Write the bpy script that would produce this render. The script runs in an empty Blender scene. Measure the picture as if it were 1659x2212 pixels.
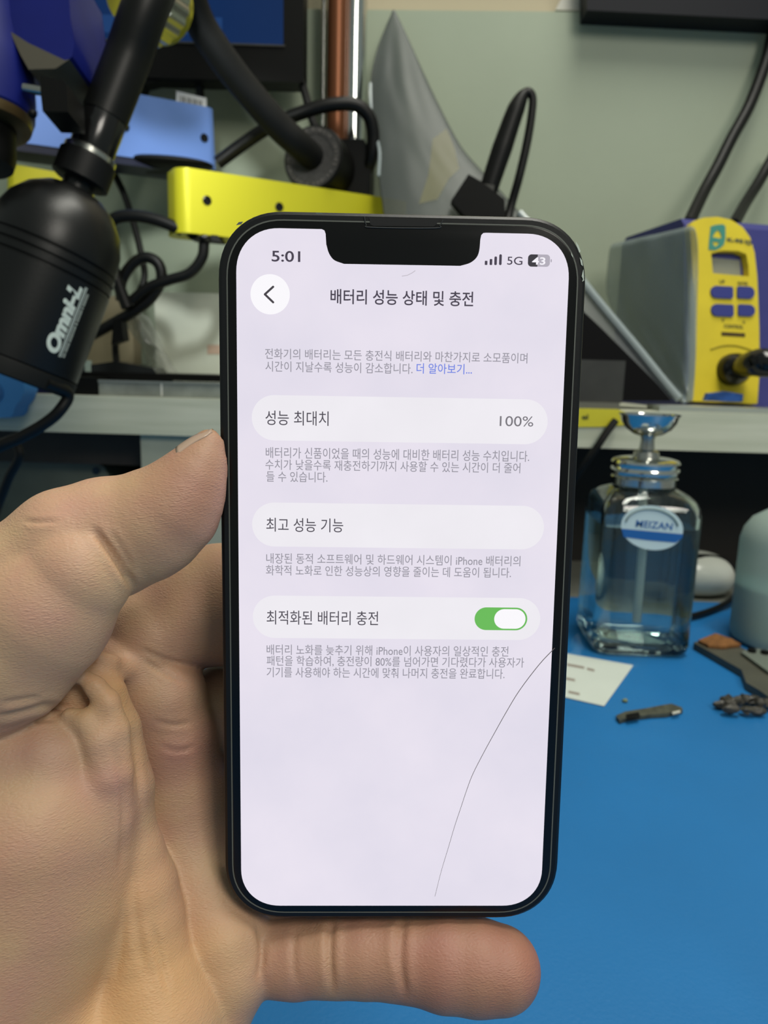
import bpy, bmesh, math, random
import numpy as np
from mathutils import Vector as V, Matrix, noise as mnoise

random.seed(4)
SC = bpy.context.scene
COL = SC.collection

# ------------------------------------------------------------------ camera, world, lights, exposure
FPX = 1650.0
PITCH, ROLL, YAW = math.radians(11.0), math.radians(1.5), math.radians(2.0)
CAM = V((0, 0, 0.2))
_rz = Matrix.Rotation(YAW, 3, 'Z')
_F = _rz @ V((0, math.cos(PITCH), -math.sin(PITCH)))
_U = _rz @ V((0, math.sin(PITCH), math.cos(PITCH)))
_R = _rz @ V((1, 0, 0))
CR = math.cos(ROLL) * _R + math.sin(ROLL) * _U
CU = -math.sin(ROLL) * _R + math.cos(ROLL) * _U
CF = _F
cd = bpy.data.cameras.new('camera')
cd.sensor_fit = 'VERTICAL'; cd.sensor_height = 36.0; cd.sensor_width = 27.0
cd.lens = 36.0 * FPX / 2212.0
cd.clip_start = 0.005; cd.clip_end = 20
cd.dof.use_dof = True; cd.dof.focus_distance = 0.154; cd.dof.aperture_fstop = 27.0
cam = bpy.data.objects.new('camera', cd); COL.objects.link(cam)
cam.matrix_world = Matrix(((CR.x, CU.x, -CF.x, CAM.x), (CR.y, CU.y, -CF.y, CAM.y), (CR.z, CU.z, -CF.z, CAM.z), (0, 0, 0, 1)))
SC.camera = cam
SC.view_settings.view_transform = 'Standard'; SC.view_settings.look = 'None'
SC.view_settings.gamma = 1; SC.view_settings.use_curve_mapping = False
SC.view_settings.exposure = 0.0

w = bpy.data.worlds.new('world'); SC.world = w; w.use_nodes = True
w.node_tree.nodes['Background'].inputs[0].default_value = (0.80, 0.92, 0.86, 1)
w.node_tree.nodes['Background'].inputs[1].default_value = 0.27

def area(name, loc, aim, sx, sy, power, col):
    l = bpy.data.lights.new(name, 'AREA'); l.shape = 'RECTANGLE'; l.size = sx; l.size_y = sy
    l.energy = power; l.color = col
    o = bpy.data.objects.new(name, l); COL.objects.link(o); o.location = loc
    o.rotation_euler = (V(aim) - V(loc)).to_track_quat('-Z', 'Y').to_euler()
    return o
area('ceiling_light', (0.30, 0.30, 1.50), (0.05, 0.35, 0.1), 0.9, 0.40, 16.0, (1.0, 0.98, 0.88))
area('room_light', (0.60, -0.70, 1.05), (-0.05, 0.3, 0.12), 0.45, 0.45, 9.5, (1.0, 0.95, 0.85))
def spot(name, loc, aim, deg, power, col):
    l = bpy.data.lights.new(name, 'SPOT'); l.spot_size = math.radians(deg); l.spot_blend = 0.6
    l.energy = power; l.color = col; l.shadow_soft_size = 0.02
    o = bpy.data.objects.new(name, l); COL.objects.link(o); o.location = loc
    o.rotation_euler = (V(aim) - V(loc)).to_track_quat('-Z', 'Y').to_euler()
spot('box_spot', (-0.17, 0.47, 0.50), (-0.19, 0.78, 0.37), 44, 4.8, (0.95, 1.0, 0.97))  # unseen spot added to brighten the metal boxes, not part of the microscope

# ------------------------------------------------------------------ pixel rays onto real planes
def ray(px, py): return CF + (px - 829.5) / FPX * CR - (py - 1106.0) / FPX * CU
def P(px, py, d): return CAM + d * ray(px, py)
def PY(px, py, Y):
    r = ray(px, py); return CAM + r * (Y / r.y)
def PZ(px, py, Z):
    r = ray(px, py); return CAM + r * ((Z - CAM.z) / r.z)
def PP(px, py, O, n):
    r = ray(px, py); return CAM + r * ((O - CAM).dot(n) / r.dot(n))

# ------------------------------------------------------------------ materials
def lin(c):
    o = []
    for v in c[:3]:
        v /= 255.0
        o.append(v / 12.92 if v <= 0.04045 else ((v + 0.055) / 1.055) ** 2.4)
    return (*o, 1.0)
MATS = {}
def mat(name, col, rough=0.5, metal=0.0, spec=0.5, var=0.0, vscale=40.0, bump=0.0, bscale=400.0, emit=0.0,
        trans=0.0, ior=1.45, coat=0.0, sss=0.0, stretch=None, col2=None):
    if name in MATS: return MATS[name]
    m = bpy.data.materials.new(name); m.use_nodes = True
    nt = m.node_tree; b = nt.nodes['Principled BSDF']
    c = lin(col)
    b.inputs['Base Color'].default_value = c
    b.inputs['Roughness'].default_value = rough
    b.inputs['Metallic'].default_value = metal
    b.inputs['Specular IOR Level'].default_value = spec
    b.inputs['IOR'].default_value = ior
    b.inputs['Transmission Weight'].default_value = trans
    b.inputs['Coat Weight'].default_value = coat
    if sss:
        b.inputs['Subsurface Weight'].default_value = sss
        b.inputs['Subsurface Radius'].default_value = (0.003, 0.0012, 0.0006)
        b.inputs['Subsurface Scale'].default_value = 1.0
    if emit:
        b.inputs['Emission Color'].default_value = c; b.inputs['Emission Strength'].default_value = emit
        b.inputs['Base Color'].default_value = (0, 0, 0, 1)
    if var or bump:
        tc = nt.nodes.new('ShaderNodeTexCoord'); mp = nt.nodes.new('ShaderNodeMapping')
        nt.links.new(tc.outputs['Object'], mp.inputs['Vector'])
        if stretch: mp.inputs['Scale'].default_value = stretch
    if var:
        nz = nt.nodes.new('ShaderNodeTexNoise'); nz.inputs['Scale'].default_value = vscale
        nz.inputs['Detail'].default_value = 4
        nt.links.new(mp.outputs[0], nz.inputs['Vector'])
        rp = nt.nodes.new('ShaderNodeValToRGB')
        rp.color_ramp.elements[0].position = 0.3; rp.color_ramp.elements[1].position = 0.7
        c2 = lin(col2) if col2 else tuple(min(1, x * (1 + var)) for x in c[:3]) + (1,)
        c1 = c if col2 else tuple(x * (1 - var) for x in c[:3]) + (1,)
        rp.color_ramp.elements[0].color = c1; rp.color_ramp.elements[1].color = c2
        nt.links.new(nz.outputs['Fac'], rp.inputs['Fac'])
        nt.links.new(rp.outputs['Color'], b.inputs['Emission Color' if emit else 'Base Color'])
    if bump:
        n2 = nt.nodes.new('ShaderNodeTexNoise'); n2.inputs['Scale'].default_value = bscale
        n2.inputs['Detail'].default_value = 5
        nt.links.new(mp.outputs[0], n2.inputs['Vector'])
        bp = nt.nodes.new('ShaderNodeBump'); bp.inputs['Strength'].default_value = bump
        bp.inputs['Distance'].default_value = 0.0006
        nt.links.new(n2.outputs['Fac'], bp.inputs['Height']); nt.links.new(bp.outputs[0], b.inputs['Normal'])
    MATS[name] = m
    return m

def film(name, col, alpha, rough=0.12, var=0.0, bump=0.6, bscale=60):
    """thin plastic film: part see-through, part glossy"""
    if name in MATS: return MATS[name]
    m = mat(name, col, rough=rough, bump=bump, bscale=bscale, spec=0.7)
    nt = m.node_tree; b = nt.nodes['Principled BSDF']; out = nt.nodes['Material Output']
    tr = nt.nodes.new('ShaderNodeBsdfTransparent'); mx = nt.nodes.new('ShaderNodeMixShader')
    fr = nt.nodes.new('ShaderNodeLayerWeight'); fr.inputs['Blend'].default_value = 0.35
    ad = nt.nodes.new('ShaderNodeMath'); ad.operation = 'MULTIPLY_ADD'
    nt.links.new(fr.outputs['Facing'], ad.inputs[0]); ad.inputs[1].default_value = 0.35; ad.inputs[2].default_value = alpha
    ad.use_clamp = True
    nt.links.new(ad.outputs[0], mx.inputs[0]); nt.links.new(tr.outputs[0], mx.inputs[1]); nt.links.new(b.outputs[0], mx.inputs[2])
    nt.links.new(mx.outputs[0], out.inputs['Surface'])
    return m

black = mat('black plastic', (9, 9, 8), 0.5, bump=0.1, spec=0.18)
blacksoft = mat('black rubber', (11, 12, 11), 0.6, spec=0.25, var=0.15, vscale=60)
cablem = mat('black cable', (12, 12, 11), 0.45, spec=0.3)
satin = mat('satin black metal', (11, 12, 12), 0.36, spec=0.42, bump=0.08, bscale=900)
glossblack = mat('gloss black', (10, 10, 11), 0.16, spec=0.6)
darkgrey = mat('dark grey plastic', (52, 52, 48), 0.5, var=0.2)
chrome = mat('chrome', (205, 208, 205), 0.12, metal=1.0)
steel = mat('steel', (175, 176, 170), 0.25, metal=1.0)
copper = mat('copper brown', (112, 68, 42), 0.38, metal=0.6)  # tone of the reflection in the chrome pole
yellowbox = mat('yellow anodised metal', (196, 190, 36), 0.38, metal=0.25, bump=0.1, bscale=1500)
bluebox = mat('light blue anodised metal', (114, 148, 218), 0.4, metal=0.3, bump=0.1, bscale=1500)
bluedeep = mat('deep blue enamel', (14, 24, 98), 0.45, var=0.1, spec=0.3)
stationblue = mat('station blue', (54, 56, 120), 0.5, var=0.06)
stationyellow = mat('station yellow', (214, 192, 44), 0.5, var=0.05)
whitepl = mat('white plastic', (214, 214, 208), 0.45)

# ------------------------------------------------------------------ mesh helpers (all take world coordinates)
ROOT = {}
def mk(name, bm, m, parent=None, label=None, cat=None, group=None, kind=None, smooth=True, ang=35, sub=0):
    bmesh.ops.recalc_face_normals(bm, faces=bm.faces[:])
    me = bpy.data.meshes.new(name)
    for f in bm.faces: f.smooth = smooth
    bm.to_mesh(me); bm.free()
    o = bpy.data.objects.new(name, me); COL.objects.link(o)
    if parent is not None:
        M = ROOT[parent.name]; o.parent = parent; ROOT[o.name] = M
        me.transform(M.inverted())
    else:
        if len(me.vertices):
            co = np.empty(len(me.vertices) * 3); me.vertices.foreach_get('co', co); co = co.reshape(-1, 3)
            c = V(((co[:, 0].min() + co[:, 0].max()) / 2, (co[:, 1].min() + co[:, 1].max()) / 2, co[:, 2].min()))
            me.transform(Matrix.Translation(-c)); o.location = c
            ROOT[o.name] = Matrix.Translation(c)
    if smooth and ang: me.set_sharp_from_angle(angle=math.radians(ang))
    if sub:
        md = o.modifiers.new('sub', 'SUBSURF'); md.levels = sub; md.render_levels = sub
    if m: me.materials.append(m)
    return tag(o, label, cat, group, kind)
def tag(o, label=None, cat=None, group=None, kind=None):
    if label: o['label'] = label
    if cat: o['category'] = cat
    if group: o['group'] = group
    if kind: o['kind'] = kind
    return o
def thing(name, loc, label, cat, group=None, M=None):
    o = bpy.data.objects.new(name, None); COL.objects.link(o)
    o.empty_display_size = 0.02
    M = M or Matrix.Translation(V(loc)); o.matrix_world = M; ROOT[o.name] = M
    return tag(o, label, cat, group)

def catmull(pts, seg=8):
    pts = [V(p) for p in pts]
    if len(pts) < 3: return pts
    out = []; e = [2 * pts[0] - pts[1]] + pts + [2 * pts[-1] - pts[-2]]
    for i in range(1, len(e) - 2):
        a, b, c, d = e[i - 1:i + 3]
        for k in range(seg):
            t = k / seg
            out.append(0.5 * ((2 * b) + (c - a) * t + (2 * a - 5 * b + 4 * c - d) * t * t + (3 * b - a - 3 * c + d) * t ** 3))
    out.append(pts[-1]); return out
def add_tube(bm, pts, r, n=14, seg=8, smoothpath=True):
    rr = r if isinstance(r, (list, tuple)) else None
    path = catmull(pts, seg) if smoothpath else [V(p) for p in pts]
    m = len(path)
    def rad(i):
        if rr is None: return r
        t = i / (m - 1) * (len(rr) - 1); k = min(int(t), len(rr) - 2); return rr[k] + (rr[k + 1] - rr[k]) * (t - k)
    t0 = (path[1] - path[0]).normalized()
    nx = t0.orthogonal().normalized(); rings = []
    for i, p in enumerate(path):
        t = (path[min(i + 1, m - 1)] - path[max(i - 1, 0)]).normalized()
        nx = (nx - t * nx.dot(t)).normalized(); ny = t.cross(nx)
        rings.append([bm.verts.new(p + rad(i) * (math.cos(2 * math.pi * k / n) * nx + math.sin(2 * math.pi * k / n) * ny)) for k in range(n)])
    for a, b in zip(rings, rings[1:]):
        for k in range(n): bm.faces.new((a[k], a[(k + 1) % n], b[(k + 1) % n], b[k]))
    bm.faces.new(rings[0][::-1]); bm.faces.new(rings[-1])
    return bm
def tube(pts, r, n=14, seg=8, smoothpath=True): return add_tube(bmesh.new(), pts, r, n, seg, smoothpath)
def frame_of(axis, hint=None):
    a = V(axis).normalized(); x = (V(hint) - a * a.dot(V(hint))).normalized() if hint else a.orthogonal().normalized()
    return x, a.cross(x), a
def lathe(profile, O, axis, n=48, bm=None, hint=None):
    bm = bm or bmesh.new(); x, y, a = frame_of(axis, hint); O = V(O); rings = []
    for r, h in profile:
        if r < 1e-7: rings.append([bm.verts.new(O + a * h)])
        else: rings.append([bm.verts.new(O + a * h + r * (math.cos(2 * math.pi * k / n) * x + math.sin(2 * math.pi * k / n) * y)) for k in range(n)])
    for p, q in zip(rings, rings[1:]):
        if len(p) == 1 and len(q) == 1: continue
        for k in range(n):
            k2 = (k + 1) % n
            if len(p) == 1: bm.faces.new((p[0], q[k2], q[k]))
            elif len(q) == 1: bm.faces.new((p[k], p[k2], q[0]))
            else: bm.faces.new((p[k], p[k2], q[k2], q[k]))
    for R_ in (rings[0], rings[-1]):
        if len(R_) > 1: bm.faces.new(R_)
    return bm
def prism(poly, vec, bevel=0.0, bm=None, segs=2):
    b2 = bmesh.new(); vec = V(vec)
    lo = [b2.verts.new(V(p)) for p in poly]; hi = [b2.verts.new(V(p) + vec) for p in poly]; n = len(lo)
    b2.faces.new(lo[::-1]); b2.faces.new(hi)
    for k in range(n): b2.faces.new((lo[k], lo[(k + 1) % n], hi[(k + 1) % n], hi[k]))
    if bevel:
        es = [e for e in b2.edges if len(e.link_faces) == 2 and e.calc_face_angle(0) > 0.6]
        bmesh.ops.bevel(b2, geom=es, offset=bevel, segments=segs, affect='EDGES', profile=0.5, clamp_overlap=True)
    if bm is None: return b2
    merge(bm, b2); return bm
def merge(bm, b2):
    me = bpy.data.meshes.new('tmp'); b2.to_mesh(me); b2.free(); bm.from_mesh(me); bpy.data.meshes.remove(me)
def box(O, ex, ey, ez, bevel=0.0, bm=None, segs=2):
    O, ex, ey = V(O), V(ex), V(ey)
    return prism([O, O + ex, O + ex + ey, O + ey], ez, bevel, bm, segs)
def plate(outer, holes, vec):
    """flat plate with holes, extruded by vec"""
    bm = bmesh.new(); es = []
    for loop in [outer] + holes:
        vs = [bm.verts.new(V(p)) for p in loop]
        es += [bm.edges.new((vs[k], vs[(k + 1) % len(vs)])) for k in range(len(vs))]
    r = bmesh.ops.triangle_fill(bm, edges=es, use_beauty=True)
    fs = [g for g in r['geom'] if isinstance(g, bmesh.types.BMFace)] or bm.faces[:]
    ex = bmesh.ops.extrude_face_region(bm, geom=fs, use_keep_orig=True)
    bmesh.ops.translate(bm, verts=[g for g in ex['geom'] if isinstance(g, bmesh.types.BMVert)], vec=V(vec))
    return bm
def rrect(w, h, r, n=10, p=2.0):
    """rounded rectangle outline, CCW from the right side of the bottom"""
    out = []
    for cx, cy, a0 in ((w / 2 - r, -h / 2 + r, -90), (w / 2 - r, h / 2 - r, 0), (-w / 2 + r, h / 2 - r, 90), (-w / 2 + r, -h / 2 + r, 180)):
        for k in range(n + 1):
            a = math.radians(a0 + 90 * k / n); c, s = math.cos(a), math.sin(a)
            out.append((cx + r * math.copysign(abs(c) ** (2 / p), c), cy + r * math.copysign(abs(s) ** (2 / p), s)))
    return out
def ellipsoid(c, rx, ry, rz, bm=None, sub=4, nz=0.0, ns=60, zmin=None):
    b2 = bmesh.new(); bmesh.ops.create_icosphere(b2, subdivisions=sub, radius=1)
    for v in b2.verts:
        q = V((v.co.x * rx, v.co.y * ry, v.co.z * rz)) + V(c)
        if nz: q += v.co * nz * (mnoise.noise(q * ns) + 0.6 * abs(mnoise.noise(q * ns * 2.3)))
        if zmin is not None: q.z = max(q.z, zmin)
        v.co = q
    if bm is None: return b2
    merge(bm, b2); return bm
_TXT = {}
def text_mesh(body, bold=0.0, shear=0.0):
    c = bpy.data.curves.new('t', 'FONT'); c.body = body; c.size = 1; c.offset = bold; c.shear = shear; c.resolution_u = 5
    o = bpy.data.objects.new('t', c); COL.objects.link(o)
    dg = bpy.context.evaluated_depsgraph_get()
    me = bpy.data.meshes.new_from_object(o.evaluated_get(dg))
    bpy.data.objects.remove(o); bpy.data.curves.remove(c)
    vs = [(v.co.x, v.co.y) for v in me.vertices]; fs = [tuple(p.vertices) for p in me.polygons]
    bpy.data.meshes.remove(me)
    x0 = min(v[0] for v in vs); x1 = max(v[0] for v in vs); y0 = min(v[1] for v in vs); y1 = max(v[1] for v in vs)
    return [((x - x0) / (x1 - x0), (y - y0) / (y1 - y0)) for x, y in vs], fs
def text_bm(body, fn, bold=0.0, shear=0.0):
    """fn maps unit box (u, v) of the lettering to a world point"""
    vs, fs = text_mesh(body, bold, shear); bm = bmesh.new()
    bv = [bm.verts.new(fn(u, v)) for u, v in vs]
    for f in fs:
        try: bm.faces.new([bv[i] for i in f])
        except ValueError: pass
    return bm
def mkflat(name, bm, m, parent, toward, **k):
    """flat lettering: faces turned to 'toward'"""
    for f in bm.faces:
        f.normal_update()
        if f.normal.dot(V(toward)) < 0: f.normal_flip()
    me = bpy.data.meshes.new(name); bm.to_mesh(me); bm.free()
    o = bpy.data.objects.new(name, me); COL.objects.link(o)
    M = ROOT[parent.name]; o.parent = parent; ROOT[o.name] = M; me.transform(M.inverted())
    me.materials.append(m); return tag(o, **k)

# ------------------------------------------------------------------ the room: wall, boards, bench
SHT, SHB, SHY, WALL = 0.166, 0.1335, 0.66, 0.92
def slab(x0, x1, y0, y1, z0, z1, bevel=0.0): return box((x0, y0, z0), (x1 - x0, 0, 0), (0, y1 - y0, 0), (0, 0, z1 - z0), bevel)
mk('wall_back', slab(-2, 2, 0.955, 1.0, -0.8, 2.2), mat('wall paint', (176, 166, 142), 0.8, var=0.04, vscale=5), kind='structure', smooth=False)
mk('floor', slab(-2, 2, -1.6, 1.0, -0.85, -0.8), mat('floor', (90, 88, 84), 0.7, var=0.1), kind='structure', smooth=False)
boardm = mat('backboard laminate', (150, 160, 140), 0.55, var=0.035, vscale=9, bump=0.15, bscale=120)
mk('backboard', slab(-1.2, 1.2, WALL, 0.9548, 0.0, 0.578, 0.002), boardm, smooth=False,
   label='pale grey green backboard panel standing against the wall behind the workbench', cat='board')
wb = thing('workbench', (0, 0.2, -0.8), 'light grey workbench carrying the blue mat and the shelf', 'workbench')
mk('tabletop', slab(-1.1, 1.1, -0.35, 0.952, -0.032, -0.002, 0.002), mat('bench top', (120, 120, 110), 0.5, var=0.06), wb, smooth=False)
for sx in (-1.05, 1.0):
    for sy in (-0.3, 0.88):
        mk('leg', slab(sx, sx + 0.05, sy, sy + 0.05, -0.8, -0.032), steel, wb, smooth=False)
matm = mat('blue silicone', (32, 108, 168), 0.42, var=0.05, vscale=14, bump=0.25, bscale=700, spec=0.35)
mk('work_mat', slab(-0.7, 0.75, -0.32, 0.66, -0.002, 0.0, 0.0006), matm, label='bright blue silicone work mat lying on the bench', cat='mat', smooth=False)

woodm = mat('pale wood laminate', (204, 206, 186), 0.5, var=0.05, vscale=16, col2=(184, 188, 166), stretch=(0.6, 3, 9))
sh = thing('shelf', (0.1, 0.79, 0.0), 'pale wood grain shelf board above the bench holding the tools', 'shelf')
mk('shelf_board', slab(-1.0, 1.0, SHY, WALL, SHB, SHT, 0.0012), woodm, sh, smooth=False)
a = PY(304, 960, 0.668).x; b = PY(560, 960, 0.668).x
mk('support', slab(a, b, 0.668, 0.915, -0.002, SHB), mat('support laminate', (160, 164, 146), 0.5, var=0.05), sh, smooth=False, label='pale support panel under the shelf')
mk('support', slab(0.62, 0.64, 0.668, 0.915, -0.002, SHB), MATS['support laminate'], sh, smooth=False)
brown = mat('recess brown', (44, 38, 32), 0.6, var=0.15)
mk('recess_slab', slab(a - 0.7, a - 0.0005, 0.70, 0.915, PY(120, 995, 0.72).z + 0.0006, SHB - 0.0005), brown, smooth=False, label='dark brown slab added to fill the recess under the left end of the shelf', cat='box')  # dark slab added to fill the recess beneath the shelf
mk('shade_block', slab(b + 0.002, 0.6, 0.80, 0.915, -0.002, SHB - 0.002), mat('shelf shade', (30, 27, 23), 0.7), smooth=False, label='dark brown block added for the shade under the shelf, behind the glass pump bottle', cat='box')  # dark block added so the space under the shelf reads as shade
# grey steel case under the shelf, left
g0, g1 = PY(-150, 1100, 0.72), PY(238, 1000, 0.72)
zt = PY(120, 995, 0.72).z
pl = [V((g0.x, 0.715, -0.002)), V((g1.x, 0.715, -0.002)), V((g1.x, 0.715, zt - 0.012)), V((g1.x - 0.004, 0.715, zt - 0.004)), V((g1.x - 0.012, 0.715, zt)), V((g0.x, 0.715, zt))]
cse = thing('metal_case', (g0.x + 0.05, 0.76, 0), 'grey green metal case with a round hole under the left of the shelf', 'case')
mk('shell', prism(pl, (0, 0.14, 0), 0.001), mat('grey green steel', (92, 98, 86), 0.5, var=0.08), cse)
hc = PY(208, 1017, 0.7148)
mk('hole', lathe([(0.0035, 0), (0.0035, 0.001)], hc, (0, -1, 0), 20), glossblack, cse, label='dark round hole')

# ------------------------------------------------------------------ phone
_t = (0.002770, -0.015388, 0.155856)
_ex = (0.99772, -0.01287, 0.02499); _ey = (0.01388, 0.99375, -0.12667)
def cam2w(v): return float(v[0]) * CR + float(v[1]) * CU + float(v[2]) * CF
PX = cam2w(_ex).normalized(); PYv = cam2w(_ey); PYv = (PYv - PX * PX.dot(PYv)).normalized(); PN = PX.cross(PYv)
PO = CAM + cam2w(_t)
PM = Matrix(((PX.x, PYv.x, PN.x, PO.x), (PX.y, PYv.y, PN.y, PO.y), (PX.z, PYv.z, PN.z, PO.z), (0, 0, 0, 1)))
PB = PM @ Matrix.Translation((0, -0.0733, 0))
phone = thing('phone', (0, 0, 0), 'black smartphone with its lit white screen turned to the viewer, held in the hand', 'phone', M=PB)
def ph(px, py):
    h = PP(px, py, PO, PN) - PO; return (h.dot(PX), h.dot(PYv))
def L(x, y, z=0.0): return PO + PX * x + PYv * y + PN * z
def em(name, col, **k): return mat(name, col, rough=0.25, spec=0.3, emit=1.0, **k)
frame_m = mat('phone frame', (12, 13, 15), 0.42, spec=0.4, bump=0.05)
T = 0.0076
def shellrings(rings, m, name, capf=True, capb=True):
    bm = bmesh.new(); rs = []
    for w_, h_, r_, z_ in rings:
        rs.append([bm.verts.new(L(x, y, z_)) for x, y in rrect(w_, h_, r_, 14, 2.2)])
    n = len(rs[0])
    for p, q in zip(rs, rs[1:]):
        for k in range(n): bm.faces.new((p[k], p[(k + 1) % n], q[(k + 1) % n], q[k]))
    if capb: bm.faces.new(rs[0][::-1])
    if capf: bm.faces.new(rs[-1])
    return mk(name, bm, m, phone, ang=30)
W0, H0, R0 = 0.0717, 0.1468, 0.0128
shellrings([(W0 - 0.002, H0 - 0.002, R0 - 0.001, -T), (W0 - 0.0004, H0 - 0.0004, R0 - 0.0002, -T + 0.0006), (W0, H0, R0, -T + 0.0014),
            (W0, H0, R0, -0.0012), (W0 - 0.0005, H0 - 0.0005, R0 - 0.0002, -0.0005), (W0 - 0.0016, H0 - 0.0016, R0 - 0.0008, -0.0001),
            (W0 - 0.0034, H0 - 0.0034, R0 - 0.0017, -0.0001)], frame_m, 'frame')
bm = bmesh.new()
o1 = [L(x, y, 0.00002) for x, y in rrect(W0 - 0.0034, H0 - 0.0034, R0 - 0.0017, 14, 2.2)]
o2 = [L(x, y, 0.00002) for x, y in rrect(W0 - 0.0039, H0 - 0.0039, R0 - 0.0019, 14, 2.2)]
va = [bm.verts.new(p) for p in o1]; vb = [bm.verts.new(p) for p in o2]
for k in range(len(va)): bm.faces.new((va[k], va[(k + 1) % len(va)], vb[(k + 1) % len(va)], vb[k]))
mk('gasket', bm, mat('gasket', (96, 98, 90), 0.5), phone, label='thin grey gasket line around the glass')
shellrings([(W0 - 0.0040, H0 - 0.0040, R0 - 0.0020, -0.0009), (W0 - 0.0040, H0 - 0.0040, R0 - 0.0020, -0.00003), (W0 - 0.0043, H0 - 0.0043, R0 - 0.0021, 0.0000)],
           mat('phone glass', (10, 10, 11), 0.2, spec=0.35), 'front_glass')

# screen with notch
p_tl, p_tr, p_bl, p_br = ph(508, 491), ph(1231, 507), ph(523.2, 1956), ph(1168.7, 1956)
sw = (p_tr[0] - p_tl[0] + p_br[0] - p_bl[0]) / 2; shh = (p_tl[1] - p_bl[1] + p_tr[1] - p_br[1]) / 2
cx = (p_tl[0] + p_tr[0] + p_bl[0] + p_br[0]) / 4; cy = (p_tl[1] + p_tr[1] + p_bl[1] + p_br[1]) / 4
out = [(x + cx, y + cy) for x, y in rrect(sw, shh, 0.0084, 14, 2.15)]
notch = [(1050, 502.3), (1044, 503.5), (1039.5, 508), (1037.5, 517.6), (1035.2, 541), (1029.3, 556.4), (1015.2, 568), (994, 574.5), (980, 573.9),
         (743.2, 570.2), (722, 562), (710.7, 547.4), (704.8, 528), (703.4, 505), (700.9, 498), (695, 494.5)]
_sm = lambda l: [(p.x, p.y) for p in catmull([V((x, y, 0)) for x, y in l], 5)]
nl = [ph(*q) for q in notch[:3] + _sm(notch[3:8]) + _sm(notch[9:13]) + notch[13:]]
ytop = cy + shh / 2
nl[0] = (nl[0][0], ytop); nl[-1] = (nl[-1][0], ytop)
outline = out[:30] + nl + out[30:]
bm = bmesh.new(); bm.faces.new([bm.verts.new(L(x, y, 0.00006)) for x, y in outline])
bmesh.ops.triangulate(bm, faces=bm.faces[:])
scrm = em('screen glow', (224, 219, 233), var=0.1, vscale=38, col2=(235, 228, 240))
screen = mkflat('screen', bm, scrm, phone, PN, label='glowing pale lilac white display')
def flat_poly(name, pts, z, m, parent=None, **k):
    bm = bmesh.new(); bm.faces.new([bm.verts.new(L(x, y, z)) for x, y in pts])
    return mkflat(name, bm, m, parent or screen, PN, **k)
def pill(name, x0, x1, y0, y1, z, m, rel=0.5, **k):
    a_ = ph(x0, (y0 + y1) / 2); b_ = ph(x1, (y0 + y1) / 2); xm = (x0 + x1) / 2
    t_ = ph(xm, y0)[1]; d_ = ph(xm, y1)[1]; ww = b_[0] - a_[0]; hh = t_ - d_
    return flat_poly(name, [(x + (a_[0] + b_[0]) / 2, y + (t_ + d_) / 2) for x, y in rrect(ww, hh, hh * rel, 12)], z, m, **k)
cardm = em('card white', (240, 237, 243), var=0.1, vscale=70, col2=(236, 233, 239))
for x0, x1, y0, y1 in ((544, 1183, 858, 955.5), (544.7, 1175, 1089, 1183.5), (546.3, 1167, 1289, 1380)):
    pill('card', x0, x1, y0, y1, 0.00009, cardm)
txt_grey = em('text grey', (152, 149, 160)); txt_dark = em('text dark', (78, 74, 84)); txt_title = em('text title', (72, 66, 80))
txt_blue = em('text blue', (112, 132, 226)); txt_mid = em('text mid', (120, 117, 124))
def line(body, x0, x1, yt, yb, m, bold=0.0, name='text_line', z=0.00013, **k):
    a_ = ph(x0, yb); t_ = ph(x0, yt)[1]; b_ = ph(x1, yb + 0.012 * (x1 - x0))
    fn = lambda u, v: L(a_[0] + u * (b_[0] - a_[0]), a_[1] + v * (t_ - a_[1]), z)
    return mkflat(name, text_bm(body, fn, bold), m, screen, PN, **k)
line('전화기의 배터리는 모든 충전식 배터리와 마찬가지로 소모품이며', 572.7, 1138.7, 752.5, 775.3, txt_grey, 0.004)
line('시간이 지날수록 성능이 감소합니다.', 573.5, 891, 779.5, 802.7, txt_grey, 0.004)
line('더 알아보기...', 899.5, 1019, 784.5, 807, txt_blue, 0.006, label='blue link text')
line('성능 최대치', 573.5, 709.7, 886.5, 918, txt_dark, 0.002)
line('100%', 1079, 1151.4, 898.5, 920.5, txt_mid)
line('배터리가 신품이었을 때의 성능에 대비한 배터리 성능 수치입니다.', 574.3, 1142.6, 965.5, 989.5, txt_grey, 0.004)
line('수치가 낮을수록 재충전하기까지 사용할 수 있는 시간이 더 줄어', 573.5, 1123.3, 991.5, 1014.5, txt_grey, 0.004)
line('들 수 있습니다.', 575.4, 707.4, 1017.5, 1040.5, txt_grey, 0.004)
line('최고 성능 기능', 575.4, 741.3, 1118, 1148, txt_dark, 0.002)
line('내장된 동적 소프트웨어 및 하드웨어 시스템이 iPhone 배터리의', 575.4, 1123.3, 1194.5, 1217, txt_grey, 0.004)
line('화학적 노화로 인한 성능상의 영향을 줄이는 데 도움이 됩니다.', 574.7, 1103.2, 1220, 1242.5, txt_grey, 0.004)
line('최적화된 배터리 충전', 576.2, 816.5, 1318, 1348.5, txt_dark, 0.002)
line('배터리 노화를 늦추기 위해 iPhone이 사용자의 일상적인 충전', 576.2, 1097.4, 1391.5, 1414, txt_grey, 0.004)
line('패턴을 학습하여, 충전량이 80%를 넘어가면 기다렸다가 사용자가', 576.2, 1131, 1415.5, 1438.5, txt_grey, 0.004)
line('기기를 사용해야 하는 시간에 맞춰 나머지 충전을 완료합니다.', 576.2, 1089.3, 1440, 1462.5, txt_grey, 0.004)
line('배터리 성능 상태 및 충전', 713.9, 1021.8, 624, 656.5, txt_title, 0.012, name='title_text', label='dark title lettering')
line('5:01', 587, 648.8, 541.6, 565.3, txt_title, 0.012, name='clock_text', label='time in the status bar')
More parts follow.
